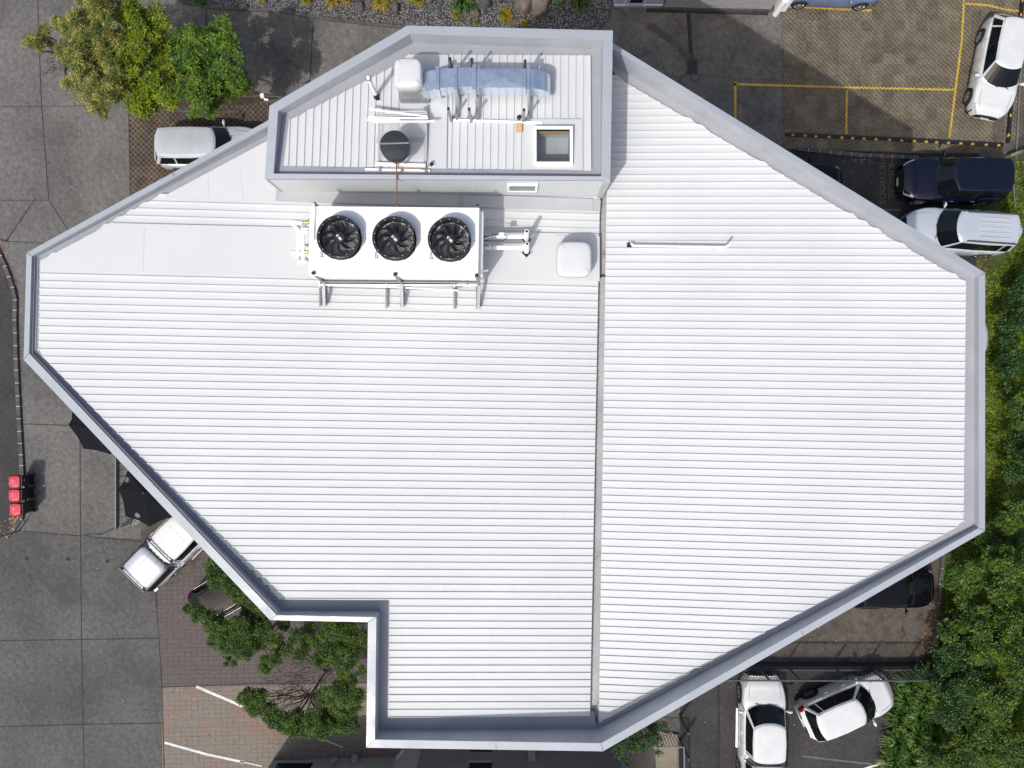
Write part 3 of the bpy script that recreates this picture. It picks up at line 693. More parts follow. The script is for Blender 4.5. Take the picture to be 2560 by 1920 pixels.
# window in south wall
wn = MB(); y_w = base[1][1]+(base[2][1]-base[1][1])*0.75-.03
zt_, zb_ = 13.95, 13.35
xa, xb = P(1268, 470, 13.9)[0], P(1344, 470, 13.9)[0]
for q in ((xa, zt_-.05, xb, zt_), (xa, zb_, xb, zb_+.05), (xa, zb_+.05, xa+.05, zt_-.05), (xb-.05, zb_+.05, xb, zt_-.05)): wn.bbox(q[0], y_w-.03, q[1], q[2], y_w+.03, q[3])
wf = obj('window', wn, M['white'], pen)
gp = MB().bbox(xa+.05, y_w-.015, zb_+.05, xb-.05, y_w-.005, zt_-.05)
# the pane is a part of the plant room (third level)
obj('pane', gp, plain('louvre glass', (0.18, 0.2, 0.2), 0.1, 0, 0.2, 3), pen)

# skylight ---------------------------------------------------------
sk = thing('skylight', 'square white framed skylight with its dark glass on the plant room roof', 'skylight', P(1384, 363, ZPR))
zs = ZPR+.20; x0, y1, _ = P(1336, 315, zs); x1, y0, _ = P(1432, 411.5, zs); f = 0.07
fb = MB()
for a in ((x0, y1-f, x1, y1), (x0, y0, x1, y0+f), (x0, y0+f, x0+f*.7, y1-f), (x1-f, y0+f, x1, y1-f)): fb.bbox(a[0], a[1], ZPR+.03, a[2], a[3], zs)
obj('skylight_frame', fb, M['white'], sk)
wl_ = MB(); zi = ZPR-.42
ix0, ix1, iy0, iy1 = x0+f*.7, x1-f, y0+f, y1-f
wl_.quad((ix0, iy1, zs-.05), (ix1, iy1, zs-.05), (ix1, iy1, zi), (ix0, iy1, zi)); wl_.quad((ix1, iy1, zs-.05), (ix1, iy0, zs-.05), (ix1, iy0, zi), (ix1, iy1, zi))
wl_.quad((ix0, iy0, zs-.05), (ix0, iy1, zs-.05), (ix0, iy1, zi), (ix0, iy0, zi)); wl_.quad((ix1, iy0, zs-.05), (ix0, iy0, zs-.05), (ix0, iy0, zi), (ix1, iy0, zi))
wl_.quad((ix0, iy0, zi), (ix1, iy0, zi), (ix1, iy1, zi), (ix0, iy1, zi))
obj('light_shaft', wl_, plain('grey shaft lining', (0.5, 0.53, 0.54), 0.6, 0, 0.1, 3), sk)
tr_ = MB().bbox(ix0, iy1-.03, zs-.30, ix1, iy1-.002, zs-.16); obj('timber_trim', tr_, M['tan'], sk)
def thin_glass(name, tint=(0.9, 0.92, 0.93), f=0.22):
    m, n_, b = newmat(name); out = n_.nodes['Material Output']; t = nd(n_, 'ShaderNodeBsdfTransparent'); t.inputs[0].default_value = c4(tint)
    b.inputs['Base Color'].default_value = (0.03, 0.04, 0.045, 1); b.inputs['Roughness'].default_value = 0.05
    sp = ramp(n_, noise(n_, pos(n_), 30, 3), [(0.6, (f,)*3), (0.8, (min(1, f+.3),)*3)])
    mx = nd(n_, 'ShaderNodeMixShader'); n_.links.new(sp, mx.inputs[0]); n_.links.new(t.outputs[0], mx.inputs[1]); n_.links.new(b.outputs[0], mx.inputs[2]); n_.links.new(mx.outputs[0], out.inputs[0])
    return m
M['pane'] = thin_glass('skylight glass')
pn = MB(); pn.quad((ix0, iy0, zs-.03), (ix1, iy0, zs-.03), (ix1, iy1, zs-.03), (ix0, iy1, zs-.03)); obj('glass_pane', pn, M['pane'], sk)
# ------------------------------------------------------------------ rooftop plant
# moulded vent hoods
def rounded_hood(name, label, cx, cy, ztop, zbase, sx, sy, skirt, logo=False):
    root = thing(name, label, 'roof vent', (cx, cy, zbase)); mb = MB(); N = 28
    def ring(ax, ay, z, p=5.0):
        out = []
        for k in range(N):
            a = 2*math.pi*k/N+math.pi/N; c_, s_ = math.cos(a), math.sin(a); r_ = (abs(c_)**p+abs(s_)**p)**(-1/p)
            out.append((cx+ax*r_*c_, cy+ay*r_*s_, z))
        return out
    H = ztop-zbase; rings = [ring(sx*.44, sy*.44, zbase+skirt), ring(sx*.5, sy*.5, zbase+skirt+.02), ring(sx*.5, sy*.5, ztop-.12), ring(sx*.485, sy*.485, ztop-.05), ring(sx*.45, sy*.45, ztop-.018), ring(sx*.40, sy*.40, ztop-.008, 4), ring(sx*.2, sy*.2, ztop, 3)]
    for r_ in rings: mb.v += r_
    for i in range(len(rings)-1):
        for k in range(N): mb.f.append((i*N+k, i*N+(k+1) % N, (i+1)*N+(k+1) % N, (i+1)*N+k))
    mb.f.append(tuple((len(rings)-1)*N+k for k in range(N)))
    obj('hood_shell', mb, M['hood'], root, smooth=True)
    cb = MB().bbox(cx-sx*.40, cy-sy*.40, zbase, cx+sx*.40, cy+sy*.40, zbase+skirt+.02); obj('curb', cb, M['flat_white'], root)
    sc_ = MB()
    for ax, ay in ((-1, -1), (1, -1), (1, 1), (-1, 1)):
        sc_.lathe((cx+ax*sx*.36, cy+ay*sy*.36, ztop-.012), [(0, .022), (.014, .02), (.018, 0)], 8)
        sc_.beam((cx+ax*sx*.355, cy+ay*sy*.355, ztop-.008), (cx+ax*sx*.28, cy+ay*sy*.28, ztop-.004), .035, .02)
    obj('screw_boss', sc_, M['hood'], root); return root
hx0, hy1, _ = P(1392, 602, 13.3); hx1, hy0, _ = P(1480, 691, 13.3)
rounded_hood('vent_hood', 'large white domed vent hood beside the valley gutter on the main roof', (hx0+hx1)/2, (hy0+hy1)/2, 13.3, 12.78, hx1-hx0, hy1-hy0, 0.2)
q = MB(); q.prism([onroof(x, y_, zl, .07)[:2] for x, y_ in ((1391, 588), (1499, 590), (1499, 703), (1391, 700))], lambda p: zl(p[0])+.055, lambda p: zl(p[0])+.068)
obj('flashing_tray', q, M['flat_white'], bld)
hx0, hy1, _ = P(984, 142, 14.72); hx1, hy0, _ = P(1054, 216, 14.72)
vh = rounded_hood('vent_hood', 'white domed fan hood feeding the silver duct on the plant room roof', (hx0+hx1)/2, (hy0+hy1)/2, 14.72, 13.80, hx1-hx0, hy1-hy0, 0.5)
cbm = MB(); hcx, hcy = (hx0+hx1)/2, (hy0+hy1)/2
for k in range(3): cbm.bbox(hcx-.28, hcy-.42-.03*k, 13.82+.16*(2-k), hcx+.42, hcy-.12, 13.86+.16*(2-k))
obj('fan_base', cbm, M['galv'], vh)
cbl = MB(); a = P(1037, 222, 14.3); b2 = P(1046, 252, 13.85); cbl.tube([a, ((a[0]+b2[0])/2+.02, (a[1]+b2[1])/2, 14.0), b2], .012, 6)
a = P(1043, 252, 13.86); b2 = P(1098, 253, 13.86); cbl.tube([a, b2], .022, 8); obj('power_conduit', cbl, M['pvc'], vh)
lv = MB(); a = P(1018, 209.5, 14.70); lv.box((a[0], a[1], 14.66), (.16, .02, .02)); obj('latch', lv, M['dkgrey'], vh)

# sheet metal duct
dt = thing('duct', 'blue reflecting silver sheet metal duct with flanges and a downturned end', 'duct', P(1180, 195, 13.8))
zt1, zb1 = 14.60, 14.15
def dsec(pts_top, pts_bot, mb):      # loft of rectangles: lists of (x, yN, yS, ztop, zbot)
    for i, (x, yn, ys, a, b) in enumerate(pts_top): mb.v += [(x, yn, a), (x, ys, a), (x, ys, b), (x, yn, b)]
    for i in range(len(pts_top)-1):
        for k in range(4): q, r_ = i*4+k, i*4+(k+1) % 4; mb.f.append((q, r_, r_+4, q+4))
    n_ = len(pts_top)-1; mb.f += [(0, 1, 2, 3), (n_*4+3, n_*4+2, n_*4+1, n_*4)]
def dx(px, z=14.6): return P(px, 0, z)[0]
def dy(py, z=14.6): return P(0, py, z)[1]
b = MB(); dsec([(dx(1052), dy(177), dy(222), 14.42, 13.98), (dx(1070), dy(174), dy(224), 14.52, 14.02), (dx(1090), dy(172), dy(220), 14.56, 14.08)], None, b); obj('duct_section', b, M['duct'], dt)
b = MB(); dsec([(dx(1099), dy(171), dy(220), 14.58, 14.1), (dx(1136), dy(170), dy(217), zt1, zb1)], None, b); obj('duct_section', b, M['duct'], dt)
b = MB(); dsec([(dx(1142), dy(169), dy(217), zt1, zb1), (dx(1181), dy(169), dy(217), zt1, zb1)], None, b); obj('duct_section', b, M['duct'], dt)
b = MB(); xA, xB, yN, yS = dx(1190), dx(1315), dy(171), dy(219)
mxx, myy = (xA+xB)/2, (yN+yS)/2
b.add([(xA, yN, zt1), (xB, yN, zt1), (xB, yS, zt1), (xA, yS, zt1), (mxx, myy, zt1+.022)], [(0, 4, 1), (1, 4, 2), (2, 4, 3), (3, 4, 0)])
b.quad((xA, yS, zt1), (xB, yS, zt1), (xB, yS, zb1), (xA, yS, zb1)); b.quad((xA, yN, zt1), (xB, yN, zt1), (xB, yN, zb1), (xA, yN, zb1)); b.quad((xA, yN, zb1), (xB, yN, zb1), (xB, yS, zb1), (xA, yS, zb1))
obj('duct_section', b, M['duct'], dt)
b = MB(); prof = []; x0 = dx(1326); R_ = .50
for k in range(11):
    a = R(88)*k/10; prof.append((x0+R_*math.sin(a), zt1-R_*(1-math.cos(a)), x0+.04*math.sin(a), zb1-.04*(1-math.cos(a))))
yn, ys = dy(173), dy(221)
for X, Z, x2, z2 in prof: b.v += [(X, yn, Z), (X, ys, Z), (x2, ys, z2), (x2, yn, z2)]
for i in range(len(prof)-1):
    for k in range(4): q_, r_ = i*4+k, i*4+(k+1) % 4; b.f.append((q_, r_, r_+4, q_+4))
obj('duct_elbow', b, M['duct'], dt)
for px, w_ in ((1094, 9), (1139, 8), (1185.5, 9), (1321, 9)):
    b = MB(); X = dx(px); hw = w_*.0094/2; zo = -.02 if px < 1100 else 0
    ya, yb = dy(166 if px > 1100 else 168), dy(223 if px < 1100 else 222)
    b.bbox(X-hw, yb, zt1+.02+zo, X+hw, ya, zt1+.045+zo); b.bbox(X-hw, yb-.025, zb1-.05+zo, X+hw, yb, zt1+.045+zo); b.bbox(X-hw, ya, zb1-.05+zo, X+hw, ya+.025, zt1+.045+zo); b.bbox(X-hw, yb, zb1-.07+zo, X+hw, ya, zb1-.05+zo)
    obj('duct_flange', b, M['duct'], dt)
# duct support frames (three) on rails
def sframe(pxN, pyN, pxS, pyS, lab):
    a = P(pxN, pyN, 14.75); c_ = P(pxS, pyS, 14.75)
    root = thing('duct_support', lab, 'support frame', (a[0], a[1], 13.8), group='strut frames carrying the duct')
    for p in (a, c_):
        mb = MB().beam((p[0], p[1], 13.80), (p[0], p[1], 14.74), .055, .045); o = obj('post', mb, M['galv'] if p is c_ else M['dkgrey'], root)
        e = MB().bbox(p[0]-.03, p[1]-.03, 14.741, p[0]+.03, p[1]+.03, 14.77); obj('end_cap', e, M['black'], o)
    x = a[0]+.10
    mb = MB().beam((x, a[1]-.02, 14.07), (x, c_[1]+.03, 14.07), .06, .05); obj('cross_bar', mb, M['galv'], root)
    mb = MB().beam((x, c_[1]+.02, 14.04), (x-.02, c_[1]+.04, 13.80), .045, .03); obj('brace', mb, M['galv'], root)
    mb = MB().beam((x+.03, a[1]+.25, 13.86), (x+.03, a[1]-.1, 13.86), .05, .05); obj('foot_rail', mb, M['white'], root)
sframe(1125, 147, 1121, 272, 'duct strut frame nearest the white fan hood')
sframe(1179, 149, 1173, 273, 'middle strut frame under the silver duct')
sframe(1313, 153, 1310, 275, 'strut frame under the downturned end of the duct')
rl = thing('pipe_rail', 'long slim white rail on the plant room roof joining the duct frames', 'rail', P(1240, 303, 13.85))
mb = MB(); mb.beam(P(1133, 300, 13.99), P(1356, 307.5, 13.99), .05, .05); obj('rail', mb, M['white'], rl)
mb = MB()
for px, py in ((1133, 300), (1174, 301), (1312, 306)): p = P(px, py, 13.83); mb.box((p[0], p[1], 13.98), (.09, .09, .05), .4)
obj('foot', mb, M['galv'], rl)
mb = MB(); p = P(1298, 297, 13.86); mb.lathe((p[0], p[1], 13.93), [(0, .1), (.03, .1), (.035, .04), (.06, .03), (.06, 0)], 10)
tag(obj('cable_gland', mb, M['black']), 'small black rubber cable gland beside the slim white rail', 'cable gland')
p0, p1 = P(1290, 308, 14.02), P(1305, 329.5, 14.02); mb = MB().bbox(p0[0], p1[1], 13.98, p1[0], p0[1], 14.03)
tag(obj('plywood_offcut', mb, M['tan']), 'small tan plywood offcut lying on the plant room roof', 'plywood')

# flue pipe
def dektite(px, py, z, s, rz, parent):
    p = P(px, py, z); mb = MB().box((p[0], p[1], z), (s, s, .02), rz); mb.lathe((p[0], p[1], z+.01), [(s*.42, 0), (s*.34, .04), (s*.28, .10), (0, .10)], 12); obj('rubber_boot', mb, M['rubber'], parent)
    mb = MB()
    for k in range(4):
        a = rz+k*math.pi/2; c_, s_ = math.cos(a), math.sin(a); h = s/2+.012
        A = (p[0]+c_*h-s_*h, p[1]+s_*h+c_*h, z-.002); B = (p[0]+c_*h+s_*h, p[1]+s_*h-c_*h, z-.002); mb.beam(A, B, .024, .02)
    obj('boot_rim', mb, M['flat_white'], parent)
fl_ = thing('flue_pipe', 'slender white flue pipe with slotted cap on the plant room roof', 'flue pipe', P(942, 243, 13.79))
b0 = P(942, 243, 13.8); dektite(942, 244, 13.90, .15, 0.2, fl_)
tp = P(921, 194.5, 14.9); mb = MB().tube([(b0[0], b0[1], 13.8), (tp[0], tp[1], 14.9)], .05, 14); obj('pipe', mb, M['pvc'], fl_, smooth=False)
mb = MB().lathe((tp[0], tp[1], 14.84), [(.058, 0), (.062, .03), (.045, .09), (.03, .1), (0, .1)], 16); obj('cap', mb, M['pvc'], fl_)
mb = MB()
for k in range(16): a = 2*math.pi*k/16; mb.box((tp[0]+.061*math.cos(a), tp[1]+.061*math.sin(a), 14.885), (.012, .01, .05), a)
obj('slot', mb, M['black'], fl_)

# expanded mesh platform with the black round unit
zpf = 14.13
pf = thing('mesh_platform', 'white expanded mesh platform under the black round unit', 'platform', P(1003, 345, 13.8))
xa, yb = P(941, 0, zpf)[0], P(0, 402, zpf)[1]; xb, ya = P(1068, 0, zpf)[0], P(0, 288, zpf)[1]
wm = MB(); nx = 24; dxx = (xb-xa)/nx; ny = 13; dyy = (ya-yb)/ny
for i in range(nx):
    for k in range(ny):
        cx_, cy_ = xa+(i+.5)*dxx, yb+(k+.5)*dyy
        for sx_ in (-1, 1):
            for sy_ in (-1, 1): wm.beam((cx_+sx_*dxx/2, cy_, zpf), (cx_, cy_+sy_*dyy/2, zpf), .009, .006)
obj('expanded_mesh', wm, M['white'], pf)
fm = MB(); fm.beam((xb-.05, yb-.05, zpf-.04), (xb-.05, ya+.22, zpf-.04), .07, .05); fm.beam((xa+.06, yb-.05, zpf-.04), (xa+.06, ya+.1, zpf-.04), .05, .04)
fm.beam((xa, (ya+yb)/2-.05, zpf-.03), (xb-.06, (ya+yb)/2-.02, zpf-.03), .10, .03); fm.beam((xa, ya-.0, zpf-.04), (xb, ya, zpf-.04), .05, .04)
obj('frame', fm, M['galv'], pf)
fm = MB(); fm.beam(P(938, 410, zpf), P(1064, 414, zpf), .075, .05); obj('front_rail', fm, M['white'], pf)
fm = MB(); fm.beam(P(913, 423.5, zpf-.1), P(1075, 427, zpf-.1), .05, .05); obj('lower_rail', fm, M['white'], pf)
fm = MB()
for px, py in ((949, 418), (1064, 422), (1005, 418)): fm.beam(P(px, py-9, zpf-.06), P(px+1, py+9, zpf-.06), .06, .03)
obj('bracket', fm, M['galv'], pf)
dd = thing('round_exhaust_unit', 'round black flat topped unit strapped on the mesh platform', 'exhaust unit', P(990, 375, zpf))
cc = P(985.7, 361.7, 14.82); rr = 37*16.78/1800
mb = MB().lathe((cc[0], cc[1], 14.55), [(rr*.9, 0), (rr, .03), (rr, .22), (rr*.985, .25), (rr*.5, .275), (0, .285)], 48); mb.lathe((cc[0], cc[1], 14.55), [(0, .002), (rr*.9, 0)], 48); obj('drum_lid', mb, M['black_disc'], dd)
mb = MB().lathe((cc[0], cc[1], zpf), [(.06, 0), (.06, .48)], 12)
for k in range(4): a = .6+k*math.pi/2; mb.beam((cc[0]+rr*.8*math.cos(a), cc[1]+rr*.8*math.sin(a), 14.46), (cc[0]+rr*.8*math.cos(a), cc[1]+rr*.8*math.sin(a), zpf), .04, .04)
obj('stand', mb, M['galv'], dd)
mb = MB()
for k in range(6): a = .55+k*math.pi/3; mb.beam((cc[0]+.02*math.cos(a), cc[1]+.02*math.sin(a), 14.836), (cc[0]+rr*.92*math.cos(a), cc[1]+rr*.92*math.sin(a), 14.806), .008, .006)
obj('lid_rib', mb, M['black'], dd)
mb = MB().beam((cc[0]-rr, cc[1]+.01, 14.852), (cc[0]+rr, cc[1]+.03, 14.852), .035, .01); obj('strap', mb, M['galv'], dd)
mb = MB(); 
for k in range(7):
    r0 = random.uniform(.03, .11); a0 = random.uniform(0, 6); c_ = P(988+random.uniform(-6, 8), 404+random.uniform(-3, 3), 14.2)
    mb.tube([(c_[0]+r0*math.cos(a0+t), c_[1]+.5*r0*math.sin(a0+t), 14.2+.02*t) for t in [i*.6 for i in range(9)]], .006, 5)
obj('cable_tangle', mb, M['copper'], dd)
cp = MB(); cp.tube([P(991, 404, 14.25), P(991.5, 430, 14.24), P(992, 452, 14.24), P(992, 512, 14.26)], .016, 8)
cp.tube([P(988, 406, 14.22), P(993, 416, 14.2), P(1002, 421, 14.18), P(1040, 421, 14.17), P(1060, 424, 14.15), P(1078, 408, 14.15)], .009, 6)
tag(obj('copper_pipe', cp, M['copper']), 'thin copper pipe running from the round black unit down to the fan unit', 'pipe')
bx = thing('roof_boot', 'lone black rubber boot at the corner of the mesh platform', 'pipe boot', P(1079, 411, 13.81)); dektite(1079, 411, 14.09, .085, R(40), bx)
# loose lengths of white angle stacked on the mesh
for k, (a, b_, lab) in enumerate((((922, 272), (1069, 291), 'white metal bar lying askew across the top of the bar pile'), ((920, 293), (1070, 295.5), 'upper of the two straight white bars in the loose pile'),
                                  ((918, 299.5), (1000, 299.5), 'short white bar poking out left of the loose pile'), ((935, 304), (1086, 303), 'lowest white bar of the loose pile on the mesh platform'))):
    z = 14.20+.03*k; mb = MB(); A, B = Vector(P(*a, z)), Vector(P(*b_, z)); mb.beam(A, B, .036, .008); mb.beam(A+Vector((0, -.018, -.016)), B+Vector((0, -.018, -.016)), .006, .032)
    tag(obj('metal_bar', mb, M['white']), lab, 'metal bar', 'loose metal bars on the plant room roof')
ml = MB(); z = 14.16; X0, X1 = P(940, 0, z)[0], P(1066, 0, z)[0]
for r_, (py, off) in enumerate(((279, 0), (284, .02), (289, 0), (297, .02))):
    Y = P(0, py, z)[1]
    for k in range(26): x = X0+(X1-X0)*k/26+off; ml.beam((x, Y-.022, z+.01*r_), (x+.026, Y+.022, z+.01*r_), .012, .006); ml.beam((x+.026, Y+.022, z+.01*r_), (x+.052, Y-.022, z+.01*r_), .012, .006)
tag(obj('mesh_offcut', ml, M['white']), 'rolled strips of white expanded mesh beside the loose bars', 'mesh strip')

# condenser with three fans ---------------------------------------
ZU = 14.16
cu = thing('condenser_unit', 'long white condenser with three black fans on the main roof', 'condenser unit', P(985, 600, 13.2))
TL, TR, BR, BL = P(775, 515.5, ZU)[:2], P(1198, 519.5, ZU)[:2], P(1195, 690, ZU)[:2], P(770.5, 688, ZU)[:2]
mb = MB().prism([BL, BR, TR, TL], 13.42, ZU); obj('casing', mb, M['white'], cu)
mb = MB()
for (a, b_) in ((P(784, 517, ZU), P(782, 688, ZU)),): mb.beam((a[0], a[1], ZU+.002), (b_[0], b_[1], ZU+.002), .012, .006)
a, b_ = P(784, 593, ZU), P(1196, 602, ZU); mb.beam((a[0], a[1], ZU+.001), (b_[0], b_[1], ZU+.001), .005, .004)
for t in (.335, .667): a = (TL[0]*(1-t)+TR[0]*t, TL[1]*(1-t)+TR[1]*t); b_ = (BL[0]*(1-t)+BR[0]*t, BL[1]*(1-t)+BR[1]*t); 
obj('casing_seam', mb, M['flash'], cu)
mb = MB(); a = P(1198, 530, 13.95); b_ = P(1195, 690, 13.95); mb.prism([(b_[0]+.004, b_[1]), (b_[0]+.10, b_[1]), (a[0]+.10, a[1]), (a[0]+.004, a[1])], 13.4, 13.98); obj('end_cover', mb, M['white'], cu)
mb = MB(); mb.prism([(BL[0]+.1, BL[1]+.06), (BR[0]-.05, BR[1]+.06), (TR[0]-.05, TR[1]-.06), (TL[0]+.1, TL[1]-.06)], 13.30, 13.417); obj('coil', mb, M['fin'], cu)
mb = MB(); a = P(784, 508, ZU+.08); mb.tube([(a[0], a[1], 13.9), (a[0], a[1], ZU+.1), (a[0]-.01, P(0, 602, ZU)[1], ZU+.03)], .018, 8); obj('lifting_rod', mb, M['white'], cu)
def make_fan(cx_, cy_, rot, lab):
    z0, z1 = ZU, ZU+.31; Ro = .515
    root = obj('fan', MB().lathe((cx_, cy_, z0), [(Ro*.97, .002), (Ro*.90, .03), (Ro*.90, .24)], 48), M['black'], cu, label=lab)
    mb = MB(); N = 64; pr = []
    for k in range(N):                  # flange with three flats
        a = 2*math.pi*k/N; r_ = Ro
        for fa in (R(-90), R(0)):
            dd_ = (a-fa+math.pi) % (2*math.pi)-math.pi
            if abs(dd_) < .42: r_ = min(r_, Ro*math.cos(.42)/math.cos(dd_)*1.0)
        pr.append((math.cos(a), math.sin(a), r_))
    for zz, f_ in ((z1-.02, 1.0), (z1, 1.0), (z1, .875), (z1-.06, .86), (z0+.02, .855)):
        for c_, s_, r_ in pr: q_ = (r_ if f_ == 1.0 else Ro*f_); mb.v.append((cx_+q_*c_, cy_+q_*s_, zz))
    for i in range(4):
        for k in range(N): mb.f.append((i*N+k, i*N+(k+1) % N, (i+1)*N+(k+1) % N, (i+1)*N+k))
    n0 = len(mb.v)
    for zz, f_ in ((z0+.002, 1.0), (z0+.035, 1.0), (z0+.036, .90)):
        for c_, s_, r_ in pr: q_ = (r_ if f_ == 1.0 else Ro*f_); mb.v.append((cx_+q_*c_, cy_+q_*s_, zz))
    for i in range(2):
        for k in range(N): mb.f.append((n0+i*N+k, n0+i*N+(k+1) % N, n0+(i+1)*N+(k+1) % N, n0+(i+1)*N+k))
    obj('fan_ring', mb, M['black'], root)
    mb = MB()
    for k in range(14): a = 2*math.pi*(k+.5)/14; mb.lathe((cx_+.465*math.cos(a), cy_+.465*math.sin(a), z1), [(.0095, 0), (.0085, .006), (0, .007)], 6)
    obj('bolt', mb, M['white'], root)
    mb = MB(); mb.lathe((cx_, cy_, z0+.10), [(.14, 0), (.145, .10), (.13, .135), (0, .14)], 24); obj('hub', mb, M['black'], root)
    mb = MB(); NB = 9
    for k in range(NB):                # swept blades
        a0 = rot+2*math.pi*k/NB; rows = []
        for s in range(7):
            t = s/6; r_ = .12+t*.285; sw = a0+.55*t*t; hw = (.030+.065*math.sin(math.pi*min(1, .15+.8*t)))*1.0/max(r_, .2)*.42
            rows.append(((cx_+r_*math.cos(sw-hw), cy_+r_*math.sin(sw-hw), z0+.165+.02*t), (cx_+r_*math.cos(sw+hw), cy_+r_*math.sin(sw+hw), z0+.10-.01*t)))
        for s in range(6): mb.quad(rows[s][0], rows[s][1], rows[s+1][1], rows[s+1][0])
    obj('blades', mb, M['blade'], root, smooth=True)
    mb = MB(); z = z1-.035
    for k in range(12):
        r_ = .15+k*.0235; pts = [(cx_+r_*math.cos(2*math.pi*i/28), cy_+r_*math.sin(2*math.pi*i/28), z) for i in range(29)]; mb.tube(pts, .0022, 3, cap=False)
    for k in range(4): a = k*math.pi/2; mb.tube([(cx_+.14*math.cos(a), cy_+.14*math.sin(a), z+.01), (cx_+.43*math.cos(a), cy_+.43*math.sin(a), z+.01)], .0045, 4)
    for k in range(9): a = rot+.2+2*math.pi*k/9; mb.beam((cx_+.14*math.cos(a), cy_+.14*math.sin(a), z-.03), (cx_+.40*math.cos(a+.16), cy_+.40*math.sin(a+.16), z-.035), .018, .03)
    obj('guard', mb, M['black'], root)
    mb = MB().lathe((cx_, cy_, z0+.012), [(0, 0), (.42, 0)], 32); obj('coil_face', mb, M['coilface'], root)
    text_mesh('hub_logo', 'C GS', .075, (cx_, cy_, z0+.245), (0, 0, R(-48)), M['white'], root, bold=.003)
    mb = MB(); bx_, by_ = cx_-.41, cy_-.18
    for o in (0, .035): mb.tube([(bx_, by_, z0+.02), (bx_-.085+o, by_-.12, z0+.012), (bx_-.075+o*1.3, by_-.24, z0+.012)], .0055, 5); mb.lathe((bx_-.075+o*1.3, by_-.245, z0+.004), [(.013, 0), (.013, .014), (0, .016)], 8)
    obj('cable', mb, M['black'], root)
def coilface():
    m, n_, b = newmat('fan well with bright coil strips'); w_ = nd(n_, 'ShaderNodeTexWave', wave_type='BANDS', bands_direction='Y'); w_.inputs['Scale'].default_value = 12
    n_.links.new(pos(n_), w_.inputs['Vector']); col = ramp(n_, w_.outputs['Fac'], [(0.3, (0.06, 0.06, 0.06)), (0.55, (0.36, 0.36, 0.37))])
    n_.links.new(col, b.inputs['Base Color']); b.inputs['Roughness'].default_value = 0.4; return m
M['coilface'] = coilface()
for (px, py), r0, lab in zip(((845.5, 592), (984.5, 594.5), (1123.5, 597)), (.3, .55, .2), ('left fan of the white condenser', 'middle fan of the white condenser', 'right fan of the white condenser')):
    p = P(px, py, ZU+.31); make_fan(p[0], p[1], r0, lab)
# legs, braces and rails below the unit
for px, py, qx, qy, ex, ey in ((784, 683, 809, 706, 811, 764), (988, 686, 1004, 708, 1006, 767), (1192, 689, 1198, 712, 1196, 771)):
    top = P(px, py, ZU+.02); mid = onroof(qx, qy, zl, .42); end = onroof(ex, ey, zl, .12)
    mb = MB().beam(top, mid, .07, .06); lg = obj('leg', mb, M['galv'], cu)
    mb = MB().beam(mid, end, .075, .06); obj('skid', mb, M['galv'], lg)
    mb = MB().beam((end[0]-.02, mid[1], zl(end[0])+.05), (end[0]-.02, end[1], zl(end[0])+.05), .09, .04); obj('skid_foot', mb, M['galv'], lg)
    mb = MB().box((top[0], top[1], ZU+.045), (.085, .07, .02)); obj('end_cap', mb, M['black'], lg)
for px, py in ((786, 509), (992, 512), (1194, 514)):
    t = P(px, py, ZU-.02); mb = MB().beam((t[0], t[1], ZU+.02), (t[0]+.0, t[1], 13.1), .06, .05); lg = obj('leg', mb, M['galv'], cu)
    mb = MB().box((t[0], t[1], ZU+.03), (.075, .04, .02)); obj('end_cap', mb, M['black'], lg)
for py, w_, z, mm in ((705, .03, .55, 'galv'), (700, .03, .5, 'midgrey'), (712, .035, .38, 'white'), (697, .05, .3, 'dkgrey'), (702.5, .02, .35, 'dkgrey'), (708, .025, .3, 'midgrey')):
    mb = MB().beam(onroof(800, py, zl, z), onroof(1198 if mm != 'midgrey' else 1140, py+1.5, zl, z), w_, .05); obj('cross_rail', mb, M[mm], cu)  # dark greys put the shade below the casing into the rail colours
mb = MB().tube([onroof(799, 712, zl, .3), onroof(980, 717, zl, .25), onroof(1146, 726, zl, .2)], .025, 8); obj('drain_pipe', mb, M['pvc'], cu)
for px, py0, py1 in ((800, 700, 766), (966, 700, 770), (1136, 700, 773)):
    mb = MB().beam(onroof(px, py0, zl, .12), onroof(px, py1, zl, .08), .045, .05); o = obj('bracket', mb, M['galv'], cu)
    mb = MB().beam(onroof(px, py0, zl, .3), onroof(px, py0+18, zl, .3), .03, .12); obj('bracket_clip', mb, M['white'], o)
for px in (1127, 1169): mb = MB().beam(onroof(px, 690, zl, .35), onroof(px, 713, zl, .35), .06, .03); obj('hanger', mb, M['galv'], cu)
# header pipes at the left end
hp = thing('header_pipes', 'white insulated pipework with brass valves at the left end of the condenser', 'pipework', P(750, 605, 13.4))
zz = 13.75
mb = MB()
for pts, r_ in (([(730, 555), (742, 556), (757, 557)], .06), ([(729, 556), (739, 566), (746, 575), (746, 640)], .055), ([(757, 565), (756, 582), (758, 655)], .05), ([(746, 580), (772, 580)], .05),
                ([(728, 630), (740, 632), (755, 632)], .055), ([(730, 632), (742, 642), (748, 642)], .045), ([(746, 605), (757, 606)], .05), ([(744, 653), (757, 656), (768, 653)], .055), ([(753, 655), (752, 660)], .045), ([(741, 615), (748, 640)], .04), ([(757, 573), (771, 572)], .04)):
    mb.tube([P(x, y_, zz) for x, y_ in pts], r_, 12)
obj('pipe', mb, M['pvc'], hp, smooth=True)
mb = MB()
for (a, b_) in (((752, 556), (772, 556)), ((749, 629.5), (770, 630))):
    A, B = Vector(P(*a, zz)), Vector(P(*b_, zz)); mb.tube([A, B], .036, 12)
    for t in (.0, .3, .65, .95): c_ = A.lerp(B, t); mb.lathe(c_, [(.047, -.014), (.047, .014)], 12, axis='x')
obj('valve', mb, M['brass'], hp)
mb = MB()
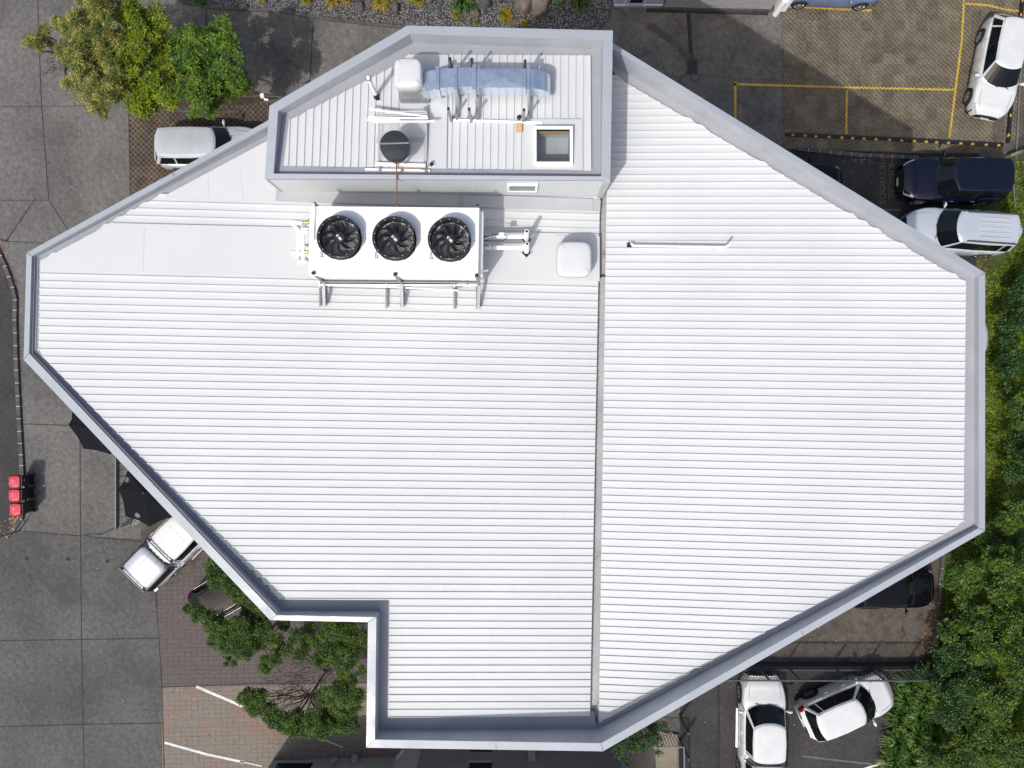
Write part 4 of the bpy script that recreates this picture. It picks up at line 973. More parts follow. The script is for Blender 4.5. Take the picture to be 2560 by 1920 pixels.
for px, py in ((733, 556), (746, 600), (756, 640), (746, 642)): p = P(px, py, zz); mb.beam((p[0], p[1], zz), (p[0]+.02, p[1]-.01, zl(p[0])+.03), .03, .03)
obj('pipe_stand', mb, M['galv'], hp)
# conduits on the right of the unit
def conduit(lab, y0, ye, zc, bend_px, top_h, boot):
    root = thing('pipe', lab, 'pipe', onroof(boot[0], boot[1], zl)); mb = MB()
    e = onroof(*bend_px, zl, .45); s = P(1212, y0, e[2])
    mb.tube([s, (e[0]-.05, e[1], e[2]), e], .06, 14); obj('pipe_run', mb, M['pvc'], root)
    mb = MB(); g_ = onroof(*boot, zl, .04); mb.tube([g_, (e[0], e[1]-.01, e[2]), (e[0]+.0, e[1]+.04, e[2]+top_h*.6), (e[0], e[1]+.04, e[2]+top_h)], [.065, .07, .06, .055], 14)
    u = obj('upstand', mb, M['pvc'], root); hmb = MB().lathe((e[0], e[1]+.04, e[2]+top_h), [(0, .002), (.035, .002)], 12); obj('opening', hmb, M['black'], u)
    mb = MB()
    for px in (1232, 1240): p = P(px, y0, e[2]); mb.lathe(p, [(.075, -.012), (.075, .012)], 14, axis='x')
    obj('coupling', mb, M['flash'], root)
    z_ = zl(g_[0])+.07; dektite(boot[0], boot[1], z_, .175, R(45), root); return root, e
c1, e1 = conduit('white pipe with junction box running from the condenser to the upper black boot', 591, 591, 0, (1316, 591), .42, (1316, 599))
conduit('plain white pipe running from the condenser to the lower black boot', 618.5, 618.5, 0, (1317, 619), .30, (1316, 632))
mb = MB(); p = P(1254, 587, 13.45); mb.box((p[0], p[1], 13.46), (.13, .09, .09)); obj('junction_box', mb, M['white'], c1)
cb = MB(); z = 13.35
cb.tube([P(1208, 594, z+.1), P(1222, 589, z+.16), P(1238, 586, z+.12), P(1248, 587, z+.1)], .011, 6)
cb.tube([P(1208, 601, z), P(1240, 603, z), P(1258, 602, z), P(1267, 596, z+.05), P(1267, 590, z+.06), P(1261, 587, z+.05)], .011, 6); cb.tube([P(1208, 615, z), P(1214, 613, z+.08), P(1221, 615, z)], .010, 6)
tag(obj('black_cable', cb, M['black']), 'looped black electrical cable at the right end of the condenser', 'cable')
cb = MB().tube([P(1208, 589, z), P(1222, 591, z)], .016, 8); tag(obj('blue_cable', cb, plain('blue cable', (.02, .12, .4))), 'short blue cable at the right end of the condenser', 'cable')
mb = MB()
for dx_ in (0, 6): mb.tube([P(1149+dx_, 487, 13.25), P(1150+dx_, 522, 13.25)], .014, 8)
tag(obj('conduit_pair', mb, M['galv']), 'pair of thin grey conduits between the plant room wall and condenser', 'conduit')
# overflow pipe on the right roof
op = thing('overflow_pipe', 'slim white pipe lying along the ribs of the right roof from a black boot', 'pipe', onroof(1690, 615, zr))
A, B = onroof(1585, 614, zr, .14), onroof(1812, 617.5, zr, .14)
mb = MB().tube([onroof(1578, 608, zr, .10), onroof(1580, 611, zr, .17), A, B, (B[0]+.03, B[1]+.01, B[2]), (B[0]+.05, B[1]+.02, B[2]+.30)], .032, 12); obj('pipe_run', mb, M['pvc'], op)
p = onroof(1573, 613, zr, .05); mb = MB().box((p[0]-.0, p[1], p[2]), (.11, .11, .05)); obj('rubber_boot', mb, M['rubber'], op)
mb = MB()
for t in (.04, .46, .88): c_ = Vector(A).lerp(Vector(B), t); mb.beam((c_.x, c_.y-.05, c_.z-.02), (c_.x, c_.y+.045, c_.z-.02), .016, .05)
obj('pipe_clip', mb, M['galv'], op)
# ------------------------------------------------------------------ vehicles
def paint(name, col, metal=0.0, rough=0.3, coat=0.8):
    m, n, b = newmat(name); v = pos(n); f = noise(n, v, 2.0, 4)
    n.links.new(ramp(n, f, [(0.3, tuple(c*.94 for c in col)), (0.7, tuple(min(1, c*1.05) for c in col))]), b.inputs['Base Color'])
    b.inputs['Metallic'].default_value = metal; b.inputs['Roughness'].default_value = rough
    b.inputs['Coat Weight'].default_value = coat; b.inputs['Coat Roughness'].default_value = 0.05
    return m
M['car_white'] = paint('white car paint', (0.60, 0.61, 0.605)); M['car_silver'] = paint('silver car paint', (0.55, 0.585, 0.62), 0.3, 0.28)
M['car_navy'] = paint('navy car paint', (0.0018, 0.003, 0.012), 0.0, 0.12, 0.3); M['car_black'] = paint('black car paint', (0.004, 0.004, 0.005), 0.0, 0.10, 0.2)
M['car_blue'] = paint('pale blue car paint', (0.20, 0.27, 0.45), 0.4, 0.3); M['car_black'].node_tree.nodes['Principled BSDF'].inputs['Specular IOR Level'].default_value = 0.22
M['glass'] = plain('car glass', (0.004, 0.006, 0.007), 0.05, 0, 0.1, 3, 0.38)
M['trim'] = plain('black car trim', (0.015, 0.015, 0.016), 0.55, 0, .2, 9); M['tyre'] = plain('tyre rubber', (0.016, 0.016, 0.017), 0.85, 0, .2, 20)
M['rim'] = plain('alloy rim', (0.5, 0.5, 0.52), 0.3, 0.8, .08, 12); M['lamp'] = plain('clear lamp lens', (0.5, 0.53, 0.55), 0.12, 0.3, .35, 30)
M['red_lamp'] = plain('red lamp lens', (0.17, 0.006, 0.010), 0.15, 0, .2, 20); M['chrome'] = plain('chrome', (0.75, 0.76, 0.78), 0.12, 1.0, .05, 9)
M['plate'] = plain('number plate', (0.7, 0.7, 0.68), 0.5)
def smoothstep(a, b, x): t = max(0, min(1, (x-a)/(b-a))); return t*t*(3-2*t)
wheel_cache = {}
def make_wheel(root, x, y, side, Rw=0.32):
    w_ = MB(); tw = .19
    o = obj('wheel', MB().lathe((x, y-side*.03, Rw), [(Rw*.4, -tw*.2), (Rw*.42, tw*.3)], 16, axis='y'), M['trim'], root, world=False)
    t = MB().lathe((x, y-side*tw/2, Rw), [(Rw*.62, -tw/2), (Rw*.93, -tw/2), (Rw, -tw*.3), (Rw, tw*.3), (Rw*.93, tw/2), (Rw*.62, tw/2)], 28, axis='y'); obj('tyre', t, M['tyre'], o, world=False)
    r_ = MB(); yo = y+side*.002
    for k in range(10):
        a = 2*math.pi*k/10; r_.beam((x+.04*math.cos(a), yo-side*.015, Rw+.04*math.sin(a)), (x+Rw*.6*math.cos(a), yo-side*.012, Rw+Rw*.6*math.sin(a)), .035, .02)
    r_.lathe((x, yo-side*.02, Rw), [(Rw*.57, 0), (Rw*.64, side*.018), (Rw*.64, -side*.05)], 28, axis='y'); r_.lathe((x, yo-side*.02, Rw), [(0, side*.02), (.05, side*.015), (.06, 0)], 12, axis='y')
    obj('rim', r_, M['rim'], o, world=False)
def make_car(name, label, rc, fc, W, mat, cat='car', group=None, hood_z=.86, cowl_z=.98, H=1.47, xc=.27, xrf=.40, xrr=.88, xrb=.955, roofw=.70, nose=.6, hatch=True,
             rails=False, ribs=False, pillars=(.44, .465, .80, .83), deck=None, Rw=.32, wb=(.19, .80), tail=.95, square=0.0, mirrors=True, backup_tyre=False, roof_mat=None, chrome=False):
    rc, fc = Vector(rc), Vector(fc); L = (fc-rc).length; mid = (rc+fc)/2; ang = math.atan2(fc.y-rc.y, fc.x-rc.x)
    root = thing(name, label, cat, (mid.x, mid.y, 0), ang, group)
    X = lambda f: L/2-f*L         # fraction from the nose -> local x
    def hw(x):
        s = x/(L/2)
        if s > 0: k = 1-.17*abs(s)**4*(1-square*.4)-.24*abs(s)**11*(1-square*.4)
        else: k = 1-.09*abs(s)**4-.18*abs(s)**13*(1-square*.5)
        return W/2*k
    def zt(x):
        f = (L/2-x)/L
        if f < .10: z = nose+(hood_z-nose)*math.sin(math.pi/2*min(1, (f+.006)/.10))**.8
        elif f < xc: z = hood_z+(cowl_z-hood_z)*(f-.10)/(xc-.10)
        else: z = cowl_z+.02*smoothstep(xc, .9, f)
        if f > .965: z = z-(f-.965)/.035*.18
        return z
    wx = [X(wb[0]), X(wb[1])]
    def zlow(x):
        z = .24+.06*abs(x/(L/2))**8
        for w_ in wx:
            d_ = abs(x-w_)
            if d_ < Rw+.05: z = max(z, Rw+math.sqrt(max(0, (Rw+.05)**2-d_*d_))*.98)
        return z
    T = [0, .14, .40, .68, .84, .93, .97]
    def sect(x):
        w_, z1, z0 = hw(x), zt(x), zlow(x); z0 = min(z0, z1-.12)
        zs_ = [z0, z0+.05*(z1-z0), z0+.35*(z1-z0), z0+.70*(z1-z0), z0+.90*(z1-z0), z1-.008, z1+.02, z1+.045, z1+.055]
        ys_ = [.95, .985, 1.0, .985, .955, .90, .72, .38, 0]
        return [(w_*y_, z_) for y_, z_ in zip(ys_, zs_)]
    N = 72; xs = [L/2-L*(0.5-0.5*math.cos(math.pi*i/N))*.35-L*(i/N)*.65 for i in range(N+1)]
    mb = MB(); m_ = 17
    for x in xs:
        s_ = sect(x); mb.v += [(x, y_, z_) for y_, z_ in s_]+[(x, -y_, z_) for y_, z_ in reversed(s_[:-1])]
    for i in range(N):
        for k in range(m_-1): a = i*m_+k; mb.f.append((a, a+1, a+m_+1, a+m_))
    mb.f.append(tuple(range(m_))); mb.f.append(tuple(N*m_+k for k in range(m_-1, -1, -1)))
    body = obj('body', mb, mat, root, world=False, smooth=True)
    ub = MB().bbox(-L/2+.15, -W/2+.18, .2, L/2-.15, W/2-.18, .6); obj('underbody', ub, M['trim'], root, world=False)
    # bumper strip and grille
    def patch(nm, f0, f1, k0, k1, side, m__, parent=root, off=.008, steps=6):
        mb = MB(); rows = []
        for i in range(steps+1):
            x = X(f0+(f1-f0)*i/steps); s_ = sect(x); row = []
            for k in range(5):
                t = k0+(k1-k0)*k/4; i0 = min(int(t), 7); u = t-i0; y_ = s_[i0][0]*(1-u)+s_[i0+1][0]*u; z_ = s_[i0][1]*(1-u)+s_[i0+1][1]*u
                row.append((x+(off if f0 < .5 else -off)*.6, side*(y_+off), z_+off))
            rows.append(row)
        for i in range(steps):
            for k in range(4): mb.quad(rows[i][k], rows[i+1][k], rows[i+1][k+1], rows[i][k+1])
        return obj(nm, mb, m__, parent, world=False, smooth=True)
    for s in (1, -1):
        patch('headlight', .004, .085, 4.0, 5.2, s, M['lamp']); patch('tail_light', .94, .997, 3.0, 5.3, s, M['red_lamp'])
    g_ = MB(); zz_ = sect(X(0))[5][1]
    g_.bbox(L/2-.03, -W*.26, .40, L/2+.012, W*.26, zz_-.06); obj('grille', g_, M['trim'], root, world=False)
    pl = MB().bbox(L/2+.013, -.18, .36, L/2+.022, .18, .47); obj('number_plate', pl, M['plate'], root, world=False)
    pl = MB().bbox(-L/2-.02, -.18, .60, -L/2+.01, .18, .71); obj('number_plate', pl, M['plate'], root, world=False)
    gp_ = MB()                     # bonnet shut line
    for y_ in (-1, 1):
        prev = None
        for i in range(9):
            f_ = .05+(xc-.03-.05)*i/8; x = X(f_); s_ = sect(x); yy = s_[6][0]*(1.03); p_ = (x, y_*yy, s_[6][1]-.0)
            if prev: gp_.beam(prev, p_, .008, .012)
            prev = p_
    obj('bonnet_line', gp_, M['trim'], body, world=False)
    # greenhouse
    wbelt = hw(0)*.90; wr = W/2*roofw; zr_ = H; zb0 = cowl_z+.0
    nA, nS = 5, 6
    sf = [0, pillars[0], pillars[1], pillars[2], pillars[3], .96, 1.0]
    def half(level):
        if level == 0: xf, xr_, w_, cf, cr = X(xc), X(xrb), wbelt, .30, .12
        else: xf, xr_, w_, cf, cr = X(xrf)+.03, X(xrr)-.03, wr, .20, .14
        pts = []
        for i in range(nA): t = i/(nA-1)*.93; pts.append((xf-cf*t**2.4, w_*t*.985))
        xs0 = xf-cf-.10*(1 if level == 0 else .6); xs1 = xr_+cr+.03
        for f_ in sf: pts.append((xs0+(xs1-xs0)*f_, w_*(1-(.055 if level else .03)*(2*f_-1)**2*(1-.5*square))))
        for i in range(nA): t = 1-i/(nA-1); pts.append((xr_+cr*(t*.93)**2.4, w_*.93*t*.985))
        return pts
    hb, hr = half(0), half(1); nh = len(hb)
    cols_ = [0, .06, .94, 1.0]
    def ringpts(v):
        out = []
        for s in (1, -1):
            seq = list(range(nh)) if s == 1 else list(range(nh-2, 0, -1))
            for i in seq:
                b_, r_ = hb[i], hr[i]; x = b_[0]*(1-v)+r_[0]*v; y_ = b_[1]*(1-v)+r_[1]*v
                zb_ = zt(b_[0])+(.035 if i < nA else .0); bulge = .035*math.sin(math.pi*v)
                z_ = zb_*(1-v)+(zr_-(.02 if abs(r_[1]) > wr*.9 else 0))*v; out.append((x, s*(y_+(bulge if y_ > .3 else bulge*y_/.3)), z_))
        return out
    rings = [ringpts(v) for v in cols_]; M_ = len(rings[0])
    def kind(i):                     # i = perimeter segment
        j_ = i if i < nh-1 else M_-1-i
        if j_ < nA-1: return 'windscreen'
        if j_ == nA-1: return 'p'
        k = j_-nA
        if k < len(sf)-1:
            return ('side1', 'b', 'side2', 'p' if True else '', 'side3', 'p')[k] if k < 6 else 'p'
        if j_ == nA+len(sf)-1: return 'p'
        return 'rear'
    cab = MB(); wins = {}
    for q in range(3):
        for i in range(M_):
            a, b_ = rings[q][i], rings[q][(i+1) % M_]; c_, d_ = rings[q+1][(i+1) % M_], rings[q+1][i]; kd = kind(i)
            if q == 1 and kd == 'b': wins.setdefault(('b', 0), MB()).quad(a, b_, c_, d_)
            elif q == 1 and kd != 'p': wins.setdefault((kd, 0 if kd in ('windscreen', 'rear') else (1 if i < nh else 2)), MB()).quad(a, b_, c_, d_)
            else: cab.quad(a, b_, c_, d_)
    prev = rings[3]; cx_ = sum(p[0] for p in prev)/M_
    lv = [prev]
    for sc_, dz in ((.95, .022), (.80, .038), (.45, .05), (.1, .055)):
        lv.append([(cx_+(p[0]-cx_)*(1-(1-sc_)*.55 if sc_ > .5 else sc_+.25), p[1]*sc_, zr_+dz) for p in rings[3]])
    rf = MB()
    for q in range(len(lv)-1):
        for i in range(M_): rf.quad(lv[q][i], lv[q][(i+1) % M_], lv[q+1][(i+1) % M_], lv[q+1][i])
    rf.poly(lv[-1])
    obj('pillars', cab, mat, root, world=False, smooth=False); obj('roof', rf, roof_mat or mat, root, world=False, smooth=True)
    for (kd, s), m__ in wins.items():
        nm = {'windscreen': 'windscreen', 'rear': 'rear_window', 'b': 'door_pillar'}.get(kd, 'side_window'); obj(nm, m__, M['trim'] if kd == 'b' else M['glass'], root, world=False, smooth=kd in ('windscreen', 'rear'))
    wp = MB()
    for s in (.42, -.12): x = X(xc)+.0; wp.beam((x-.02, W*s*.5+.05, zt(x)+.06), (x-.13, W*s*.5-.42, zt(x)+.13), .02, .015)
    obj('wiper', wp, M['trim'], root, world=False)
    if mirrors:
        for s in (1, -1):
            x = X(xc)-.36; mb = MB().lathe((x, s*(W/2+.10), cowl_z+.05), [(0, -.11), (.055, -.10), (.085, -.04), (.085, .04), (.055, .10), (0, .11)], 12, axis='y')
            mb.v = [(x+(v[0]-x)*.75, v[1], v[2]) for v in mb.v]; mb.beam((x, s*(W/2-.06), cowl_z), (x, s*(W/2+.04), cowl_z+.03), .05, .04); obj('wing_mirror', mb, mat, root, world=False, smooth=True)
    for s in (1, -1):
        for f_ in (.46, .66):
            x = X(f_); s_ = sect(x); hy = s_[3][0]+.012; h_ = MB().bbox(x-.09, s*hy-.012, s_[3][1]+.03, x+.09, s*hy+.012, s_[3][1]+.055); obj('door_handle', h_, mat if mat is not M['car_navy'] else M['chrome'], root, world=False)
    dl_ = MB()
    for s in (1, -1):
        for f_ in (.325, .53, .72):
            x = X(f_); s_ = sect(x)
            for k in range(1, 5): dl_.beam((x, s*(s_[k][0]+.002), s_[k][1]), (x, s*(s_[k+1][0]+.002), s_[k+1][1]), .008, .006)
    obj('door_gap', dl_, M['trim'], body, world=False)
    ar = MB()
    for w_ in wx:
        for s in (1, -1):
            make_wheel(root, w_, s*(hw(w_)-.015), s, Rw)
    rg = MB()
    for s in (1, -1): rg.beam((X(xrf)-.15, s*wr*.90, H+.012), (X(xrr)+.15, s*wr*.92, H+.012), .012, .012)
    obj('roof_channel', rg, M['trim'], root, world=False)
    if rails:
        rb = MB()
        for s in (1, -1): rb.tube([(X(xrf)-.35, s*wr*.88, H), (X(xrf)-.42, s*wr*.88, H+.07), (X(xrr)+.2, s*wr*.90, H+.07), (X(xrr)+.12, s*wr*.90, H)], .034, 8)
        obj('roof_rail', rb, M['dkgrey'], root, world=False)
    if ribs:
        rb = MB()
        for k in range(5): rb.box((X((xrf+xrr)/2)-.25, (k-2)*.20, H+.062), (1.2, .035, .03))
        obj('roof_rib', rb, roof_mat or mat, root, world=False)
    if chrome:
        for s in (1, -1):
            c_ = MB(); c_.tube([(X(xc)-.3, s*(wbelt+.03), cowl_z+.03), (0, s*(wbelt+.035), cowl_z+.04), (X(xrb)+.35, s*(wbelt+.02), cowl_z+.06)], .011, 6); obj('chrome_strip', c_, M['chrome'], root, world=False)
            if s > 0: continue
            c_ = MB(); c_.tube([(X(xrf)-.1, s*wr*.93, H+.02), (X(xrr)+.3, s*wr*.93, H+.03)], .011, 6); obj('roof_rail', c_, M['chrome'], root, world=False)
    if backup_tyre:
        t = MB().lathe((-L/2-.12, -.1, .95), [(0, .12), (.26, .11), (.34, .08), (.36, 0), (.36, -.06), (.30, -.1)], 28, axis='x'); t.v = [(-L/2-.12-(v[0]+L/2+.12), v[1], v[2]) for v in t.v]; obj('spare_wheel_cover', t, mat, root, world=False, smooth=True)
    root['_'] = 0; del root['_']
    root['L'] = L; Lx = L; del root['L']
    return root, X, zt
def G(px, py, z=0.6): return P(px, py, z)[:2]
make_car('parked_wagon', 'silver wagon partly under the roof edge below the leafy trees', G(394, 373), G(664, 371), 1.76, M['car_silver'], H=1.50, xrr=.925, xrb=.992, hood_z=.9, roofw=.74, pillars=(.36, .38, .68, .71), cowl_z=1.0)
make_car('parked_hatchback', 'white hatchback parked askew on tan pavers at the far right', G(2517, 46), G(2467, 292), 1.78, M['car_white'], H=1.46, xrr=.90, xrb=.985, xc=.25, xrf=.42, roofw=.66)
make_car('parked_suv', 'navy blue four wheel drive facing left on the dark asphalt', G(2508, 456), G(2250, 452), 1.87, M['car_navy'], H=1.72, xrr=.93, xrb=.98, hood_z=1.02, cowl_z=1.12, Rw=.37, xc=.27, xrf=.39, roofw=.76, nose=.8, square=.5)
make_car('parked_suv', 'silver four wheel drive with roof rails and a spare wheel on its tail', G(2516, 589), G(2259, 573), 1.86, M['car_silver'], H=1.70, xrr=.955, xrb=.985, hood_z=1.0, cowl_z=1.10, Rw=.37, xc=.235, xrf=.385, roofw=.74, nose=.75, rails=True, ribs=True, backup_tyre=True)
make_car('parked_car', 'dark car with only its nose showing from under the upper right parapet', G(1850, 460), G(2104, 462), 1.76, M['car_black'], H=1.42, xrr=.84)
make_car('parked_car', 'pale blue car cut off by the top edge of the photo', G(1955, -44), G(2206, -37), 1.74, M['car_blue'], H=1.42)
make_car('parked_hatchback', 'black hatchback half under the lower right parapet beside the bushes', G(2110, 1468), G(2333, 1465), 1.74, M['car_black'], H=1.48, xrr=.90, xrb=.97, xc=.27, xrf=.40)
make_car('parked_suv', 'white compact car parked at an angle beside the flax bed', G(2006, 1805), G(2221, 1712), 1.80, M['car_white'], H=1.58, xrr=.90, xrb=.98, hood_z=.94, cowl_z=1.04, Rw=.34, xc=.24, xrf=.42, roofw=.68)
make_car('parked_car', 'shiny black car half hidden under the tree beside the stamped paving', G(492, 1524), G(712, 1394), 1.80, M['car_black'], H=1.50, xrr=.84, xrb=.955, chrome=True)
make_car('parked_car', 'white car showing only a sliver beyond the right hand parapet', G(2215, 844), G(2466.5, 844), 1.72, M['car_white'], H=1.45)
# utes
def make_ute(name, label, rc, fc, mat, fr, bars, canopy_mat=None, **kw):
    root, X, zt = make_car(name, label, rc, fc, 1.86, mat, cat='ute', H=1.72, hood_z=1.02, cowl_z=1.12, Rw=.38, xc=.195, xrf=.325, xrr=fr-.01, xrb=fr-.004, roofw=.74, nose=.78, square=.7, pillars=(.45, .48, .9, .94), wb=(.17, .78), **kw)
    L = (Vector(fc)-Vector(rc)).length; x1 = -L/2+.10; x0 = X(fr)+.005-.02; canopy_len = x0-x1; m_ = canopy_mat or mat
    mb = MB(); rings = []
    for sx_, sy_, z in ((1.0, .95, 1.12), (.99, .93, 1.25), (.965, .74, 1.70), (.93, .68, 1.765), (.6, .4, 1.785)):
        cx_ = (x0+x1)/2; hx = canopy_len/2*sx_; hy = .93*sy_; r_ = []
        for k in range(32):
            a = 2*math.pi*(k+.5)/32; c_, s_ = math.cos(a), math.sin(a); q = (abs(c_)**7+abs(s_)**7)**(-1/7); r_.append((cx_+hx*q*c_, hy*q*s_, z))
        rings.append(r_); mb.v += r_
    for i in range(4):
        for k in range(32): mb.f.append((i*32+k, i*32+(k+1) % 32, (i+1)*32+(k+1) % 32, (i+1)*32+k))
    mb.f.append(tuple(4*32+k for k in range(32))); obj('canopy', mb, m_, root, world=False, smooth=True)
    for s in (1, -1):
        w_ = MB(); cx_ = (x0+x1)/2; w_.quad((cx_-canopy_len*.44, s*.862, 1.28), (cx_+canopy_len*.44, s*.862, 1.28), (cx_+canopy_len*.43, s*.725, 1.66), (cx_-canopy_len*.43, s*.725, 1.66)); obj('canopy_window', w_, M['glass'], root, world=False)
    w_ = MB(); w_.quad((x1-.008, -.6, 1.2), (x1-.008, .6, 1.2), (x1+.03, .56, 1.56), (x1+.03, -.56, 1.56)); obj('rear_window', w_, M['glass'], root, world=False)
    w_ = MB().bbox(-L/2-.12, -.85, .42, -L/2+.06, .85, .60); obj('rear_bumper', w_, M['chrome'], root, world=False)
    g_ = MB()
    for s in (-1, 1): g_.beam((x1+.1, s*.22, 1.79), (x0-.05, s*.22, 1.79), .008, .004)
    obj('canopy_seam', g_, M['trim'], root, world=False)
    g_ = MB().tube([(x0+.012, -.88, 1.2), (x0+.012, -.70, 1.74), (x0+.012, -.3, 1.80), (x0+.012, .3, 1.80), (x0+.012, .70, 1.74), (x0+.012, .88, 1.2)], .028, 6); obj('rubber_seal', g_, M['trim'], root, world=False)
    if bars:
        for x in bars:
            b = MB().tube([(x, -.70, 1.79), (x, -.68, 1.86), (x, .68, 1.86), (x, .70, 1.79)], .032, 10); o = obj('roof_bar', b, M['midgrey'], root, world=False)
            f_ = MB()
            for s in (-1, 1): f_.bbox(x-.06, s*.62-.05, 1.765, x+.06, s*.62+.05, 1.83)
            obj('bar_foot', f_, M['black'], o, world=False)
    st = MB()
    for s in (1, -1): st.tube([(X(.30), s*.98, .42), (X(.62), s*.98, .42)], .045, 8)
    obj('side_step', st, M['chrome'], root, world=False)
    return root
u = make_ute('parked_ute', 'white and silver canopied ute with crossbars jutting out under the lower left parapet', G(358, 1440), G(560, 1231), M['car_white'], .68, (-2.25, -.62), M['car_silver'], ribs=True)
u = make_ute('parked_ute', 'white canopied ute parked nose up beside the dark railing at the bottom', G(1901, 1988), G(1903, 1684), M['car_white'], .64, ())

# ------------------------------------------------------------------ wheelie bins
M['bin_red'] = plain('red bin lid', (0.55, 0.035, 0.06), 0.45, 0, .08, 12); M['bin_body'] = plain('black bin body', (0.010, 0.011, 0.012), 0.5, 0, .2, 10)
def make_bin(px, py, lab, seen):
    x0, y1, _ = P(px, py, .96); x1, y0, _ = P(px+27.5, py+29, .96); cx_, cy_ = (x0+x1)/2, (y0+y1)/2
    root = thing('wheelie_bin', lab, 'bin', (cx_, cy_, 0), 0, 'row of red-lidded wheelie bins')
    mb = MB(); hx, hy = (x1-x0)/2, (y1-y0)/2
    rs = [(hx*.74, hy*.78, .04), (hx*.98, hy*.97, .86), (hx*1.06, hy*1.03, .88), (hx*1.06, hy*1.03, .92)]
    for a, b_, z in rs: mb.v += [(cx_-a+.02, cy_-b_, z), (cx_+a+.02, cy_-b_, z), (cx_+a+.02, cy_+b_, z), (cx_-a+.02, cy_+b_, z)]
    for i in range(3):
        for k in range(4): mb.f.append((i*4+k, i*4+(k+1) % 4, (i+1)*4+(k+1) % 4, (i+1)*4+k))
    mb.f.append((3, 2, 1, 0)); obj('bin_body', mb, M['bin_body'], root)
    mb = MB(); N = 20
    for sx_, sy_, z in ((1, 1, .925), (1.0, 1.0, .955), (.93, .93, .975), (.5, .5, .985)):
        for k in range(N): a = 2*math.pi*(k+.5)/N; c_, s_ = math.cos(a), math.sin(a); q = (abs(c_)**6+abs(s_)**6)**(-1/6); mb.v.append((cx_-.01+hx*sx_*q*c_, cy_+hy*sy_*q*s_, z))
    for i in range(3):
        for k in range(N): mb.f.append((i*N+k, i*N+(k+1) % N, (i+1)*N+(k+1) % N, (i+1)*N+k))
    mb.f.append(tuple(3*N+k for k in range(N))); lid = obj('lid', mb, M['bin_red'], root)
    mb = MB(); z = .983
    mb.tube([(cx_-.06, cy_+hy*.45, z), (cx_+hx*.42, cy_+hy*.45, z), (cx_+hx*.5, cy_+hy*.3, z), (cx_+hx*.5, cy_-hy*.35, z), (cx_+hx*.2, cy_-hy*.45, z)], .007, 5)
    mb.bbox(cx_-hx*.8, cy_+hy*.55, .95, cx_-hx*.45, cy_+hy*.72, .985); mb.bbox(cx_-hx*.75, cy_-hy*.78, .95, cx_-hx*.4, cy_-hy*.62, .985)
    obj('lid_groove', mb, plain('dark red plastic', (.22, .01, .02), .5), lid)
    mb = MB().bbox(cx_-hx*.42, cy_-.06, .984, cx_-hx*.22, cy_+.10, .9875); obj('lid_emblem', mb, plain('faded red print', (.62, .16, .18), .6), lid)
    mb = MB(); hxp = cx_+hx+.05; mb.tube([(hxp-.05, cy_-hy*.85, .93), (hxp, cy_-hy*.85, .94), (hxp, cy_+hy*.85, .94), (hxp-.05, cy_+hy*.85, .93)], .013, 6); obj('handle', mb, M['midgrey'], root)
    for s in (-1, 1):
        mb = MB().lathe((cx_+hx*.72+.04, cy_+s*hy*.85, .1), [(0, -.025), (.09, -.025), (.1, 0), (.09, .025), (0, .025)], 16, axis='y'); obj('wheel', mb, M['rubber'], root)
    if seen: mb = MB().box((cx_+hx*1.0, cy_+.03, .70), (.012, .05, .07)); obj('sticker', mb, M['plate'], root)
make_bin(22.5, 1190, 'topmost of the three red-lidded wheelie bins', True)
make_bin(22.5, 1224, 'middle of the three red-lidded wheelie bins', False)
make_bin(25, 1259.5, 'bottommost of the three red-lidded wheelie bins', False)

